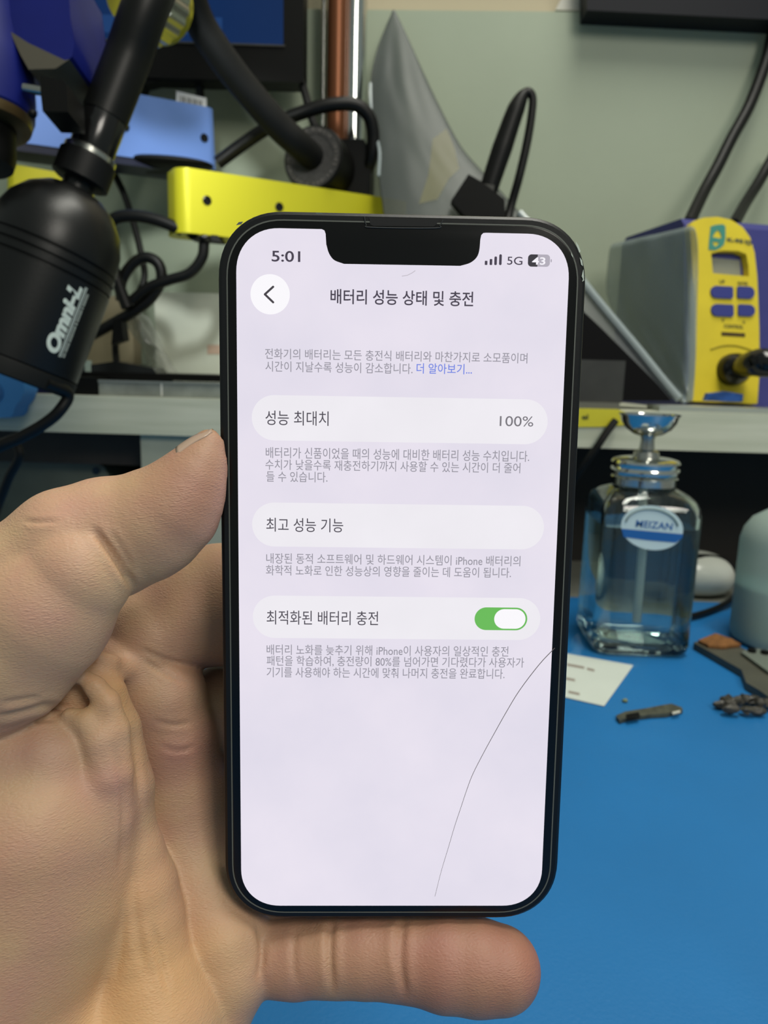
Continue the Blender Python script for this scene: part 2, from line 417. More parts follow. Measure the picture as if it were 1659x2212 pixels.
line('5G', 1095, 1128, 554.5, 572, txt_title, 0.004, name='signal_text')
for i, (bx, hgt) in enumerate(((1047, 9), (1057.5, 13), (1067.6, 18.5), (1078, 23.5))):
    yb = 572.6 + 0.012 * (bx - 1047)
    pill('signal_bar', bx, bx + 5.6, yb - hgt, yb, 0.00012, txt_title, 0.12)
pill('battery_icon', 1140.2, 1187.7, 549.8, 576.3, 0.00011, em('battery grey', (178, 173, 185)), 0.3)
a_, b_, c_, d_ = ph(1140.2, 563), ph(1161, 563), ph(1150, 549.8), ph(1150, 576.3)
lp = [(x + (ph(1140.2, 563)[0] + ph(1187.7, 563)[0]) / 2, y + (c_[1] + d_[1]) / 2) for x, y in rrect(ph(1187.7, 563)[0] - a_[0], c_[1] - d_[1], (c_[1] - d_[1]) * 0.3, 8)]
lp = [(min(x, b_[0]), y) for x, y in lp]
flat_poly('battery_level', lp, 0.00012, em('battery dark', (62, 60, 66)))
pill('battery_tip', 1189, 1191.8, 560, 567, 0.00011, MATS['battery grey'], 0.3)
line('43', 1148.7, 1177.4, 555.7, 572, em('white glow', (246, 243, 250)), 0.02, name='battery_text', z=0.00018, label='white battery number')
bc = ph(583.7, 636); rc = (ph(626.2, 636)[0] - ph(541.2, 636)[0]) / 2
flat_poly('back_button', [(bc[0] + rc * math.cos(t * 0.1309), bc[1] + rc * math.sin(t * 0.1309)) for t in range(48)], 0.00009, em('button white', (250, 248, 252)))
def stroke(name, pts, wpx, z, m, parent=None, taper=False, **k):
    q = [V((*ph(*p), 0)) for p in pts]; bm = bmesh.new(); hw = wpx * 0.5 * 0.0000945
    lft, rgt = [], []
    for i, p in enumerate(q):
        t = (q[min(i + 1, len(q) - 1)] - q[max(i - 1, 0)]).normalized(); n = V((-t.y, t.x, 0))
        s = hw * (0.4 + 0.6 * (1 - i / len(q))) if taper else hw
        lft.append(bm.verts.new(L(*(p + n * s).xy, z))); rgt.append(bm.verts.new(L(*(p - n * s).xy, z)))
    for i in range(len(q) - 1): bm.faces.new((lft[i], rgt[i], rgt[i + 1], lft[i + 1]))
    return mkflat(name, bm, m, parent or screen, PN, **k)
bm_pts = [(590.2, 619.7), (572.3, 636), (590.2, 653.2)]
def chevron():
    q = [ph(*p) for p in bm_pts]; s = 0.00021; bm = bmesh.new()
    for p0, p1 in ((q[0], q[1]), (q[1], q[2])):
        d = (V(p1) - V(p0)).normalized(); n = V((-d.y, d.x)); pts = []
        for k in range(9): a = math.pi * (0.5 + k / 8); pts.append(V(p0) + s * (d * math.cos(a) + n * math.sin(a)))
        for k in range(9): a = math.pi * (1.5 + k / 8); pts.append(V(p1) + s * (d * math.cos(a) + n * math.sin(a)))
        bm.faces.new([bm.verts.new(L(p.x, p.y, 0.00012)) for p in pts])
    return bm
mkflat('back_chevron', chevron(), em('chevron dark', (70, 66, 72)), screen, PN)
pill('toggle_track', 1025, 1138.7, 1312, 1361, 0.00011, em('toggle green', (108, 188, 92)), label='green switched-on toggle track')
pill('toggle_knob', 1067.3, 1134.9, 1315.6, 1357.8, 0.00013, MATS['button white'], label='white toggle knob')
ck = [(1393, 678), (1330, 745), (1250, 850), (1195, 940), (1150, 1020), (1105, 1102), (1060, 1190), (1035, 1255), (1010, 1330), (985, 1405), (960, 1490), (930, 1590), (905, 1690)]
ck = [(x / 1.888 + 460, y / 1.888 + 1040) for x, y in ck]
ck = [(p.x, p.y) for p in catmull([V((x, y, 0)) for x, y in ck], 4)]
crackm = mat('crack', (120, 112, 112), 0.5, emit=0.5)
stroke('crack', ck, 1.7, 0.0002, crackm, phone, taper=True, label='fine hairline crack across the lower right of the glass')
stroke('scratch', [(868, 597), (880, 595), (890, 590), (897, 585)], 1.6, 0.0002, em('scratch grey', (196, 190, 200)), phone)
# earpiece slot
ep = [(787, 468), (791, 486), (803, 491.5), (939, 493), (950, 487), (957, 475)]
mk('earpiece', tube([L(*ph(*q), 0.0001) for q in ep], 0.00011, 6, 4), mat('ear line', (50, 52, 52), 0.5), phone)
flat_poly('earpiece_mesh', [ph(*q) for q in ((797, 470), (800, 485), (806, 488), (936, 489.5), (943, 485), (948, 474))], 0.00005, mat('ear mesh', (13, 13, 13), 0.7), phone)
# chipped frame edge, top right
for pts in ([(1243, 521), (1249, 530), (1254, 543), (1251, 546), (1246, 533)], [(1252, 556), (1257, 563), (1259, 575), (1255, 572)],
            [(1258, 588), (1260, 582), (1261.5, 600), (1256, 598)], [(1256, 597), (1261, 600), (1261.5, 606), (1257, 609), (1259, 603)], [(1233, 545), (1237, 553), (1237, 557), (1234, 551)]):
    q = [ph(*p) for p in pts]
    flat_poly('chip', q, 0.00012, mat('bare metal chips', (190, 200, 188), 0.4, metal=0.3), phone, label='pale chip in the black frame edge')
for pts in ([(510, 487), (516, 480), (526, 479), (521, 485)], [(680, 459), (695, 460), (697, 463), (684, 462.5)]):
    flat_poly('chip', [ph(*p) for p in pts], 0.00012, mat('grey scuff', (92, 98, 94), 0.6), phone, label='grey scuff on the frame')

# ------------------------------------------------------------------ hand (signed distance field, surface nets)
VX = 0.0006
LO = np.array([-0.130, -0.176, 0.088]); HI = np.array([0.062, 0.022, 0.212])
NN = np.ceil((HI - LO) / VX).astype(int)
GX = [LO[i] + VX * np.arange(NN[i]) for i in range(3)]
FLD = np.full(NN, 0.02, dtype=np.float32)
def cpt(px, py, d): return np.array([(px - 829.5) / FPX * d, -(py - 1106.0) / FPX * d, d])
def smin(a, b, k):
    if k <= 0: return np.minimum(a, b)
    h = np.maximum(k - np.abs(a - b), 0) / k
    return np.minimum(a, b) - h * h * k * 0.25
def sub_box(lo, hi):
    s = []
    for i in range(3):
        a = max(0, int((lo[i] - LO[i]) / VX)); b = min(NN[i], int((hi[i] - LO[i]) / VX) + 2)
        s.append(slice(a, max(a, b)))
    return tuple(s)
def segdist(X, Y, Z, a, b, ra, rb):
    ab = b - a; l2 = float(ab @ ab) + 1e-12
    t = np.clip(((X - a[0]) * ab[0] + (Y - a[1]) * ab[1] + (Z - a[2]) * ab[2]) / l2, 0, 1)
    d = np.sqrt((X - a[0] - t * ab[0]) ** 2 + (Y - a[1] - t * ab[1]) ** 2 + (Z - a[2] - t * ab[2]) ** 2)
    return d - (ra + (rb - ra) * t)
def chain(pts, kin=0.004, kout=0.0012):
    """pts: (px, py, depth, radius in px at that depth)"""
    c = [cpt(*p[:3]) for p in pts]; r = [p[3] * p[2] / FPX for p in pts]; pad = 0.010
    s = sub_box(np.min([q - x for q, x in zip(c, r)], axis=0) - pad, np.max([q + x for q, x in zip(c, r)], axis=0) + pad)
    X = GX[0][s[0]][:, None, None].astype(np.float32); Y = GX[1][s[1]][None, :, None].astype(np.float32); Z = GX[2][s[2]][None, None, :].astype(np.float32)
    G = None
    for i in range(len(c) - 1):
        d = segdist(X, Y, Z, c[i], c[i + 1], r[i], r[i + 1]).astype(np.float32)
        G = d if G is None else smin(G, d, kin)
    FLD[s] = smin(FLD[s], G, kout)
def surf_depth(px, py, d0=0.125, d1=0.2):
    ds = np.arange(d0, d1, 0.0004)
    x = (px - 829.5) / FPX * ds; y = -(py - 1106.0) / FPX * ds
    ix = np.clip(((x - LO[0]) / VX).astype(int), 0, NN[0] - 1); iy = np.clip(((y - LO[1]) / VX).astype(int), 0, NN[1] - 1); iz = np.clip(((ds - LO[2]) / VX).astype(int), 0, NN[2] - 1)
    f = FLD[ix, iy, iz]; k = np.argmax(f < 0)
    return float(ds[k]) if f[k] < 0 else None
# fingers behind the phone
chain([(330, 1370, .178, 100), (420, 1322, .183, 122), (480, 1305, .1855, 131), (560, 1288, .184, 116), (740, 1245, .179, 92), (900, 1200, .1735, 82), (985, 1182, .1715, 74)], .001, .0012)
chain([(400, 1570, .184, 90), (480, 1542, .189, 102), (640, 1540, .187, 100), (860, 1515, .180, 88), (1010, 1490, .1765, 76)], .001, .001)
chain([(430, 1780, .186, 100), (560, 1790, .189, 100), (760, 1760, .186, 90), (960, 1720, .1815, 76)], .001, .002)
# distal palm pad running from the index base down to the little finger base
chain([(262, 1432, .172, 62), (292, 1440, .174, 74), (345, 1500, .1765, 95), (372, 1590, .1785, 100), (383, 1700, .1810, 116), (396, 1820, .1810, 120), (430, 1930, .1775, 124), (478, 2040, .1715, 109), (493, 2095, .1695, 93), (450, 2190, .168, 92)], .0015, .0006)
# little finger below the phone
chain([(520, 2066, .1735, 70), (600, 2066, .1725, 78), (640, 2068, .1715, 80), (700, 2066, .1702, 77.5), (718, 2066, .1700, 76.5), (740, 2066, .1698, 78.5), (790, 2066, .1690, 80.5), (850, 2070, .1683, 80), (872, 2072, .1681, 79), (900, 2074, .1679, 83), (960, 2082, .1672, 92), (1030, 2088, .1668, 94.5), (1078, 2094, .1664, 89)], .0012, .0006)
# palm strip between the thenar and the distal pad
chain([(206, 1462, .1600, 26), (228, 1500, .1600, 43), (250, 1575, .1605, 52), (258, 1700, .1610, 72), (255, 1785, .1615, 77), (268, 1850, .1615, 85), (285, 1920, .1615, 95), (295, 1985, .1615, 100), (305, 2065, .1610, 105), (320, 2140, .1605, 125), (330, 2210, .1600, 150), (340, 2330, .1590, 185)], .001, .0006)
# folds by the thumb web
chain([(214, 1418, .1600, 13), (240, 1430, .1620, 17), (266, 1447, .1655, 18), (290, 1465, .1705, 15)], .001, .0026)
chain([(160, 1490, .1600, 70), (190, 1520, .1600, 60)], .001, .001)
chain([(180, 1462, .1520, 17), (206, 1484, .1515, 22), (232, 1516, .1515, 26), (249, 1575, .1520, 30), (253, 1665, .1525, 33), (257, 1760, .1535, 28), (250, 1850, .1545, 24)], .001, .0026)
chain([(150, 1545, .1500, 18), (185, 1560, .1500, 26), (212, 1600, .1500, 34), (226, 1680, .1500, 38), (232, 1780, .1510, 36)], .001, .0026)
# thenar
chain([(-90, 1600, .152, 130), (20, 1650, .1520, 116), (100, 1640, .1520, 106)], .002, .001)
chain([(-40, 1720, .154, 180), (60, 1790, .1555, 222), (50, 1905, .1560, 230), (10, 2000, .1560, 240), (-30, 2100, .1560, 240), (-60, 2212, .1560, 232), (-80, 2330, .157, 235)], .003, .0022)
# thumb: upper side from the base to the tip, then the pad of the inner segment
chain([(-150, 1420, .150, 190), (-20, 1332, .1490, 163), (60, 1262, .1485, 137), (150, 1186, .1495, 131), (235, 1162, .1520, 131), (308, 1140, .1520, 118), (335, 1125, .1520, 114), (375, 1095, .1516, 103), (402, 1060, .1514, 86), (420, 1028, .1512, 70), (438, 995, .1512, 53), (453, 961, .1512, 35)], .0012, .0012)
chain([(-130, 1470, .148, 185), (0, 1402, .1470, 168), (90, 1322, .1455, 151), (163, 1243, .1450, 120)], .0015, .0005)
# wrist and forearm
chain([(0, 2180, .157, 225), (180, 2380, .160, 240), (120, 2600, .156, 280)], .008, .004)
arm = [cpt(120, 2600, .156), np.array([-0.080, -0.140, 0.125]), np.array([-0.095, -0.136, 0.092])]
for a, b, ra, rb in ((arm[0], arm[1], .0262, .0285), (arm[1], arm[2], .0285, .030)):
    s = sub_box(np.minimum(a, b) - .045, np.maximum(a, b) + .045)
    X = GX[0][s[0]][:, None, None]; Y = GX[1][s[1]][None, :, None]; Z = GX[2][s[2]][None, None, :]
    FLD[s] = smin(FLD[s], segdist(X, Y, Z, a, b, ra, rb).astype(np.float32), .010)
# creases

# keep skin out of the phone body (pressed contact)
_ps = sub_box(np.array([-.045, -.100, .130]), np.array([.062, .030, .185]))
X = GX[0][_ps[0]][:, None, None]; Y = GX[1][_ps[1]][None, :, None]; Z = GX[2][_ps[2]][None, None, :]
_c = np.array(_t); _x = np.array(_ex) / np.linalg.norm(_ex); _y = np.array(_ey); _y = _y - _x * (_x @ _y); _y /= np.linalg.norm(_y)
_n = np.cross(_x, _y)  # points away from the viewer in (right, up, forward)
def ldot(v): return ((X - _c[0]) * v[0] + (Y - _c[1]) * v[1] + (Z - _c[2]) * v[2]).astype(np.float32)
lx, ly, lz = ldot(_x), ldot(_y), ldot(_n)
if _n[2] < 0: lz = -lz
qx = np.abs(lx) - (W0 / 2 - R0); qy = np.abs(ly) - (H0 / 2 - R0)
d2 = np.sqrt(np.maximum(qx, 0) ** 2 + np.maximum(qy, 0) ** 2) + np.minimum(np.maximum(qx, qy), 0) - R0
dz = np.maximum(-lz - 0.0, lz - T)
dbox = np.maximum(d2, dz) - 0.00025
FLD[_ps] = np.maximum(FLD[_ps], -dbox)
del lx, ly, lz, qx, qy, d2, dz, dbox

def surface_nets(F):
    s = F < 0
    n0, n1, n2 = F.shape
    cnt = np.zeros((n0 - 1, n1 - 1, n2 - 1), np.int8)
    for i in (0, 1):
        for j in (0, 1):
            for k in (0, 1): cnt += s[i:n0 - 1 + i, j:n1 - 1 + j, k:n2 - 1 + k]
    act = (cnt > 0) & (cnt < 8); del cnt
    ii, jj, kk = np.nonzero(act)
    idx = np.full(act.shape, -1, np.int32); idx[ii, jj, kk] = np.arange(len(ii))
    acc = np.zeros((len(ii), 3)); num = np.zeros(len(ii))
    cor = [(i, j, k) for i in (0, 1) for j in (0, 1) for k in (0, 1)]
    val = {c: F[ii + c[0], jj + c[1], kk + c[2]].astype(np.float64) for c in cor}
    for c in cor:
        for ax in range(3):
            if c[ax]: continue
            d = list(c); d[ax] = 1; d = tuple(d); a, b = val[c], val[d]
            m = (a < 0) != (b < 0); t = np.where(m, a / np.where(m, a - b, 1), 0)
            p = np.array(c, float)[None, :].repeat(len(ii), 0); p[:, ax] += t
            acc[m] += p[m]; num[m] += 1
    vs = acc / num[:, None] + np.stack([ii, jj, kk], 1)
    quads = []
    for ax in range(3):
        sl0 = [slice(None)] * 3; sl1 = [slice(None)] * 3; sl0[ax] = slice(0, -1); sl1[ax] = slice(1, None)
        e = s[tuple(sl0)] != s[tuple(sl1)]
        a, b, c = np.nonzero(e); pos = [a, b, c]; u, v = [(1, 2), (2, 0), (0, 1)][ax]
        ok = (pos[u] > 0) & (pos[v] > 0) & (pos[u] < F.shape[u] - 1) & (pos[v] < F.shape[v] - 1)
        pos = [q[ok] for q in pos]
        def g(du, dv):
            q = [x.copy() for x in pos]; q[u] += du; q[v] += dv; return idx[q[0], q[1], q[2]]
        quad = np.stack([g(-1, -1), g(0, -1), g(0, 0), g(-1, 0)], 1)
        flip = ~s[pos[0], pos[1], pos[2]]; quad[flip] = quad[flip][:, ::-1]
        quads.append(quad)
    return vs, np.concatenate(quads)
# pad borders so the surface closes
FLD[0], FLD[-1] = 0.01, 0.01; FLD[:, 0], FLD[:, -1] = 0.01, 0.01; FLD[:, :, 0], FLD[:, :, -1] = 0.01, 0.01
vs, qs = surface_nets(FLD)
vs = vs * VX + LO
Bm = np.array([list(CR), list(CU), list(CF)])
# relax the surface, then press fine creases into the side that can be seen
def relax(v, q, it):
    e = np.concatenate([q[:, [0, 1]], q[:, [1, 2]], q[:, [2, 3]], q[:, [3, 0]]]); n = len(v)
    deg = np.bincount(e[:, 0], minlength=n) + np.bincount(e[:, 1], minlength=n)
    for _ in range(it):
        a = np.stack([np.bincount(e[:, 0], v[e[:, 1], k], n) + np.bincount(e[:, 1], v[e[:, 0], k], n) for k in range(3)], 1) / deg[:, None]
        v = v + 0.5 * (a - v)
    return v
vs = relax(vs, qs, 4)
fn_ = np.cross(vs[qs[:, 2]] - vs[qs[:, 0]], vs[qs[:, 3]] - vs[qs[:, 1]])
nm = np.stack([sum(np.bincount(qs[:, j], fn_[:, k], len(vs)) for j in range(4)) for k in range(3)], 1)
nm /= np.linalg.norm(nm, axis=1)[:, None] + 1e-20
tip = np.argmin(vs[:, 2] + 10 * np.abs(vs[:, 0] + .05))
if nm[tip, 2] > 0: nm = -nm
pxv = 829.5 + FPX * vs[:, 0] / vs[:, 2]; pyv = 1106 - FPX * vs[:, 1] / vs[:, 2]
facing = np.clip(-(nm * vs).sum(1) / np.linalg.norm(vs, axis=1) * 3, 0, 1)
disp = np.zeros(len(vs))
def crease(pts, wpx, depth, dmin=0.10, dmax=0.20, lip=0.35):
    q = catmull([V((x, y, 0)) for x, y in pts], 5); best = np.full(len(vs), 1e9); tt = np.zeros(len(vs))
    m = (pxv > min(p.x for p in q) - 60) & (pxv < max(p.x for p in q) + 60) & (pyv > min(p.y for p in q) - 60) & (pyv < max(p.y for p in q) + 60) & (vs[:, 2] > dmin) & (vs[:, 2] < dmax)
    ix = np.nonzero(m)[0]; X_, Y_ = pxv[ix], pyv[ix]; bd = np.full(len(ix), 1e9); bt = np.zeros(len(ix))
    for i, (a, b) in enumerate(zip(q, q[1:])):
        dx, dy = b.x - a.x, b.y - a.y; t = np.clip(((X_ - a.x) * dx + (Y_ - a.y) * dy) / (dx * dx + dy * dy + 1e-9), 0, 1)
        d = np.hypot(X_ - a.x - t * dx, Y_ - a.y - t * dy); u = d < bd; bd[u] = d[u]; bt[u] = ((i + t) / (len(q) - 1))[u]
    fade = np.clip(np.minimum(bt, 1 - bt) * 5, 0.0, 1)
    disp[ix] += facing[ix] * fade * (-depth * np.exp(-(bd / wpx) ** 2) + lip * depth * np.exp(-((bd - 2.2 * wpx) / (1.3 * wpx)) ** 2))
crease([(196, 1138), (226, 1172), (250, 1206), (272, 1240), (290, 1274)], 8, .0010, dmax=.160)
crease([(228, 1138), (252, 1170), (272, 1202), (290, 1236)], 6, .0004, dmax=.160)
crease([(48, 1124), (85, 1128), (130, 1124)], 5, .0003)
crease([(150, 1530), (100, 1524), (40, 1540), (-20, 1552)], 7, .0006)
crease([(130, 1552), (70, 1556), (0, 1578)], 6, .0004)
crease([(90, 1506), (50, 1512), (0, 1520)], 6, .0004)
crease([(718, 1980), (713, 2030), (713, 2080), (718, 2150)], 8, .0008)
crease([(874, 1980), (867, 2030), (867, 2090), (876, 2160)], 8, .0007)
crease([(860, 1990), (852, 2040), (854, 2100)], 6, .0003)
crease([(640, 2000), (634, 2060), (640, 2130)], 7, .0003)
crease([(330, 1556), (372, 1566), (420, 1560)], 5, .0003, dmin=.155)
crease([(345, 1612), (385, 1622), (425, 1612)], 5, .0003, dmin=.155)
crease([(300, 1400), (345, 1420), (410, 1440)], 5, .0003, dmin=.155)
crease([(310, 1425), (350, 1452), (410, 1480)], 5, .0003, dmin=.155)
crease([(286, 1850), (288, 1930), (300, 2030), (312, 2110)], 9, .0003)
crease([(268, 1930), (262, 2040), (246, 2130)], 9, .0003)
crease([(330, 1990), (346, 2070), (366, 2150)], 7, .0004)
crease([(286, 1560), (296, 1650), (306, 1750)], 6, .0004)
crease([(555, 1990), (566, 2060), (556, 2120)], 7, .0005)
crease([(240, 1600), (262, 1680), (266, 1790), (256, 1900)], 7, .0003)
vs = vs + nm * disp[:, None]
wv = vs @ Bm + np.array(list(CAM))

flush_shade = np.zeros(len(vs)); warm = np.zeros(len(vs))  # first mask: skin redness plus painted-in shade, mainly on the little finger
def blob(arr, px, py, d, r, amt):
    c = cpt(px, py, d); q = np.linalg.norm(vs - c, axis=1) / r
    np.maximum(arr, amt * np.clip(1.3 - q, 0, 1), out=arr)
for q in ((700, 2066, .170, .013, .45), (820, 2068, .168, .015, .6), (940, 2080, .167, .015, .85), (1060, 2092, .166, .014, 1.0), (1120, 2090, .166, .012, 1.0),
          (400, 1070, .146, .013, .40), (330, 1140, .146, .011, .25), (150, 1900, .138, .02, .25), (480, 1300, .178, .02, .4), (420, 1650, .168, .014, .35)): blob(flush_shade, *q)
for q in ((330, 2130, .150, .020, .9), (280, 1980, .152, .014, .7), (255, 1500, .156, .009, .8), (300, 1640, .155, .006, .6), (450, 2100, .160, .012, .4), (280, 2250, .150, .02, .9)): blob(warm, *q)
def skin_material():
    m = bpy.data.materials.new('skin'); m.use_nodes = True; nt = m.node_tree; b = nt.nodes['Principled BSDF']
    b.inputs['Roughness'].default_value = 0.48; b.inputs['Specular IOR Level'].default_value = 0.35
    b.inputs['Subsurface Weight'].default_value = 0.25; b.inputs['Subsurface Radius'].default_value = (0.0014, 0.0005, 0.0003)
    b.inputs['Subsurface Scale'].default_value = 1.0
    tc = nt.nodes.new('ShaderNodeTexCoord')
    n1 = nt.nodes.new('ShaderNodeTexNoise'); n1.inputs['Scale'].default_value = 55; n1.inputs['Detail'].default_value = 3
    nt.links.new(tc.outputs['Object'], n1.inputs['Vector'])
    rp = nt.nodes.new('ShaderNodeValToRGB'); e = rp.color_ramp.elements
    e[0].position = 0.32; e[0].color = lin((184, 142, 122)); e[1].position = 0.68; e[1].color = lin((190, 160, 124))
    nt.links.new(n1.outputs['Fac'], rp.inputs['Fac']); prev = rp.outputs['Color']
    for an, c_ in (('warm', (202, 160, 112)), ('flush_shade', (150, 96, 80))):
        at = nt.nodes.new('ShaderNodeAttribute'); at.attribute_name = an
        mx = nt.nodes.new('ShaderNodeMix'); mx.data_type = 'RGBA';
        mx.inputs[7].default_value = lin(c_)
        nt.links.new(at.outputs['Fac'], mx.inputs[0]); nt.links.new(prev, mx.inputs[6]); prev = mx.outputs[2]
    nt.links.new(prev, b.inputs['Base Color'])
    # fine lines: stretched voronoi cells and noise
    mp = nt.nodes.new('ShaderNodeMapping'); mp.inputs['Rotation'].default_value = (0.3, 0.5, 0.4); mp.inputs['Scale'].default_value = (1.0, 1.0, 2.6)
    nt.links.new(tc.outputs['Object'], mp.inputs['Vector'])
    vo = nt.nodes.new('ShaderNodeTexVoronoi'); vo.feature = 'DISTANCE_TO_EDGE'; vo.inputs['Scale'].default_value = 950
    nt.links.new(mp.outputs[0], vo.inputs['Vector'])
    n2 = nt.nodes.new('ShaderNodeTexNoise'); n2.inputs['Scale'].default_value = 900; n2.inputs['Detail'].default_value = 5
    nt.links.new(mp.outputs[0], n2.inputs['Vector'])
    ad = nt.nodes.new('ShaderNodeMath'); ad.operation = 'ADD'; nt.links.new(vo.outputs['Distance'], ad.inputs[0]); nt.links.new(n2.outputs['Fac'], ad.inputs[1])
    bp = nt.nodes.new('ShaderNodeBump'); bp.inputs['Strength'].default_value = 0.6; bp.inputs['Distance'].default_value = 0.00018
    nt.links.new(ad.outputs[0], bp.inputs['Height']); nt.links.new(bp.outputs[0], b.inputs['Normal'])
    return m
me = bpy.data.meshes.new('hand'); me.from_pydata([], [], []) 
hb = V((float(wv[:, 0].mean()), float(wv[:, 1].mean()), float(wv[:, 2].min())))
me = bpy.data.meshes.new('hand'); me.from_pydata((wv - np.array(list(hb))).tolist(), [], qs.tolist()); me.validate()
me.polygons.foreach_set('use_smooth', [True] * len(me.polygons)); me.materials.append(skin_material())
for an, ar in (('flush_shade', flush_shade), ('warm', warm)):
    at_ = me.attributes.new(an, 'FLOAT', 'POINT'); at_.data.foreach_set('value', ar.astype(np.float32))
hand = bpy.data.objects.new('hand', me); COL.objects.link(hand); hand.location = hb; ROOT[hand.name] = Matrix.Translation(hb)
tag(hand, 'left hand with thumb at the phone side and little finger under the phone', 'hand')
# thumb nail
bm = bmesh.new(); rows = []
E0, E1 = np.array([384, 964, 0]), np.array([459, 926, 0]); nrm = np.array([-.465, -.885, 0])
for i in range(13):
    u = i / 12; row = []
    wsc = 1.0 if u < 0.75 else 1.0 - 0.25 * ((u - 0.75) / 0.25) ** 2
    for j in range(15):
        ph_ = math.radians(-52 + 112 * j / 14) * wsc
        rpx = 66 + (38 - 66) * u
        rm = rpx * 0.1512 / FPX
        c0 = E0 + (E1 - E0) * u + np.array([0, -5 * math.sin(math.pi * u), 0]) - nrm * rpx; c0 = cpt(c0[0], c0[1], 0.1512)
        n3 = np.array([nrm[0], -nrm[1], 0])
        p = c0 + rm * (math.cos(ph_) * n3 + math.sin(ph_) * np.array([0, 0, 1.0]))
        row.append(bm.verts.new(CAM + cam2w(p)))
    rows.append(row)
for r0, r1 in zip(rows, rows[1:]):
    for j in range(14): bm.faces.new((r0[j], r0[j + 1], r1[j + 1], r1[j]))
nail = mk('nail', bm, mat('nail', (186, 160, 140), 0.25, spec=0.5, coat=0.3), hand, label='pale thumb nail')
md = nail.modifiers.new('thick', 'SOLIDIFY'); md.thickness = 0.0005

# ------------------------------------------------------------------ glass pump bottle
bo = PZ(1385, 1422, 0.0)
BW = 0.0345; bcx, bcy = bo.x + 0.001, bo.y + BW
pb = thing('pump_bottle', (bcx, bcy, 0), 'square clear glass pump bottle with a steel dish top and blue oval label', 'bottle')
def loops(spec, n=12):
    bm = bmesh.new(); rs = []
    for z, hw, r in spec: rs.append([bm.verts.new((bcx + x, bcy + y, z)) for x, y in rrect(2 * hw, 2 * hw, min(r, hw * 0.999), n)])
    m_ = len(rs[0])
    for p, q in zip(rs, rs[1:]):
        for k in range(m_): bm.faces.new((p[k], p[(k + 1) % m_], q[(k + 1) % m_], q[k]))
    bm.faces.new(rs[0][::-1]); bm.faces.new(rs[-1]); return bm
glass = mat('bottle glass', (236, 246, 242), 0.015, trans=1.0, ior=1.48)
outer = [(0.0005, BW - .006, .008), (0.0015, BW - .003, .0095), (0.004, BW - .0008, .0105), (0.008, BW, .011), (0.104, BW, .011), (0.110, BW - .0008, .0115), (0.1145, BW - .003, .0125),
         (0.118, BW - .0065, .0145), (0.1205, BW - .0105, .0175), (0.122, .0215, .0215), (0.128, .0205, .0205)]
t_ = 0.0028
inner = [(0.009, BW - .008, .007), (0.0105, BW - t_ - .001, .008), (0.014, BW - t_, .0085), (0.103, BW - t_, .0085), (0.1085, BW - t_ - .001, .009), (0.1125, BW - t_ - .003, .010),
         (0.116, BW - t_ - .0065, .012), (0.1185, BW - t_ - .0105, .0155), (0.120, .0187, .0187), (0.1279, .018, .018)]
b1 = loops(outer); b2 = loops(inner)
bmesh.ops.recalc_face_normals(b1, faces=b1.faces[:]); bmesh.ops.recalc_face_normals(b2, faces=b2.faces[:]); bmesh.ops.reverse_faces(b2, faces=b2.faces[:])
merge(b1, b2)
me = bpy.data.meshes.new('glass_body')
for f in b1.faces: f.smooth = True
b1.to_mesh(me); b1.free(); gb = bpy.data.objects.new('glass_body', me); COL.objects.link(gb); gb.parent = pb; ROOT[gb.name] = ROOT[pb.name]
me.transform(ROOT[pb.name].inverted()); me.materials.append(glass); me.set_sharp_from_angle(angle=math.radians(50))
liq = [(0.0088, BW - .0079, .007), (0.0104, BW - t_ - .0008, .008), (0.014, BW - t_ + .0002, .0086), (0.096, BW - t_ + .0002, .0086)]
mk('liquid', loops(liq), mat('clear liquid', (232, 244, 246), 0.0, trans=1.0, ior=1.36), pb, ang=50)
mk('dip_tube', tube([(bcx, bcy, 0.124), (bcx + 0.001, bcy, 0.02)], 0.0032, 16, 1, False), mat('tube plastic', (226, 228, 220), 0.4), pb)
mk('cap', lathe([(0.0216, 0.1235), (0.0232, 0.1235), (0.0232, 0.1285), (0.0222, 0.1295), (0.0236, 0.1310), (0.0242, 0.1325), (0.0242, 0.1345), (0.0232, 0.1362), (0.0236, 0.1372), (0.0238, 0.1395), (0.0228, 0.1412), (0.019, 0.1424), (0.010, 0.1432), (0.0, 0.1432)], (bcx, bcy, 0), (0, 0, 1)), chrome, pb)
mk('pump_stem', lathe([(0.0095, 0.143), (0.0085, 0.1475), (0.0055, 0.149), (0.0046, 0.156), (0.0052, 0.159), (0.0052, 0.160)], (bcx, bcy, 0), (0, 0, 1), 32), steel, pb)
mk('dish', lathe([(0.0052, 0.1588), (0.010, 0.1602), (0.0155, 0.1640), (0.0190, 0.1690), (0.0206, 0.1745), (0.0214, 0.1748), (0.0210, 0.1738), (0.0198, 0.1740), (0.0180, 0.1700), (0.0130, 0.1660), (0.006, 0.1645), (0.0, 0.1645)], (bcx, bcy, 0), (0, 0, 1)), chrome, pb)
for o in pb.children: o.scale = (1, 1, 0.97)
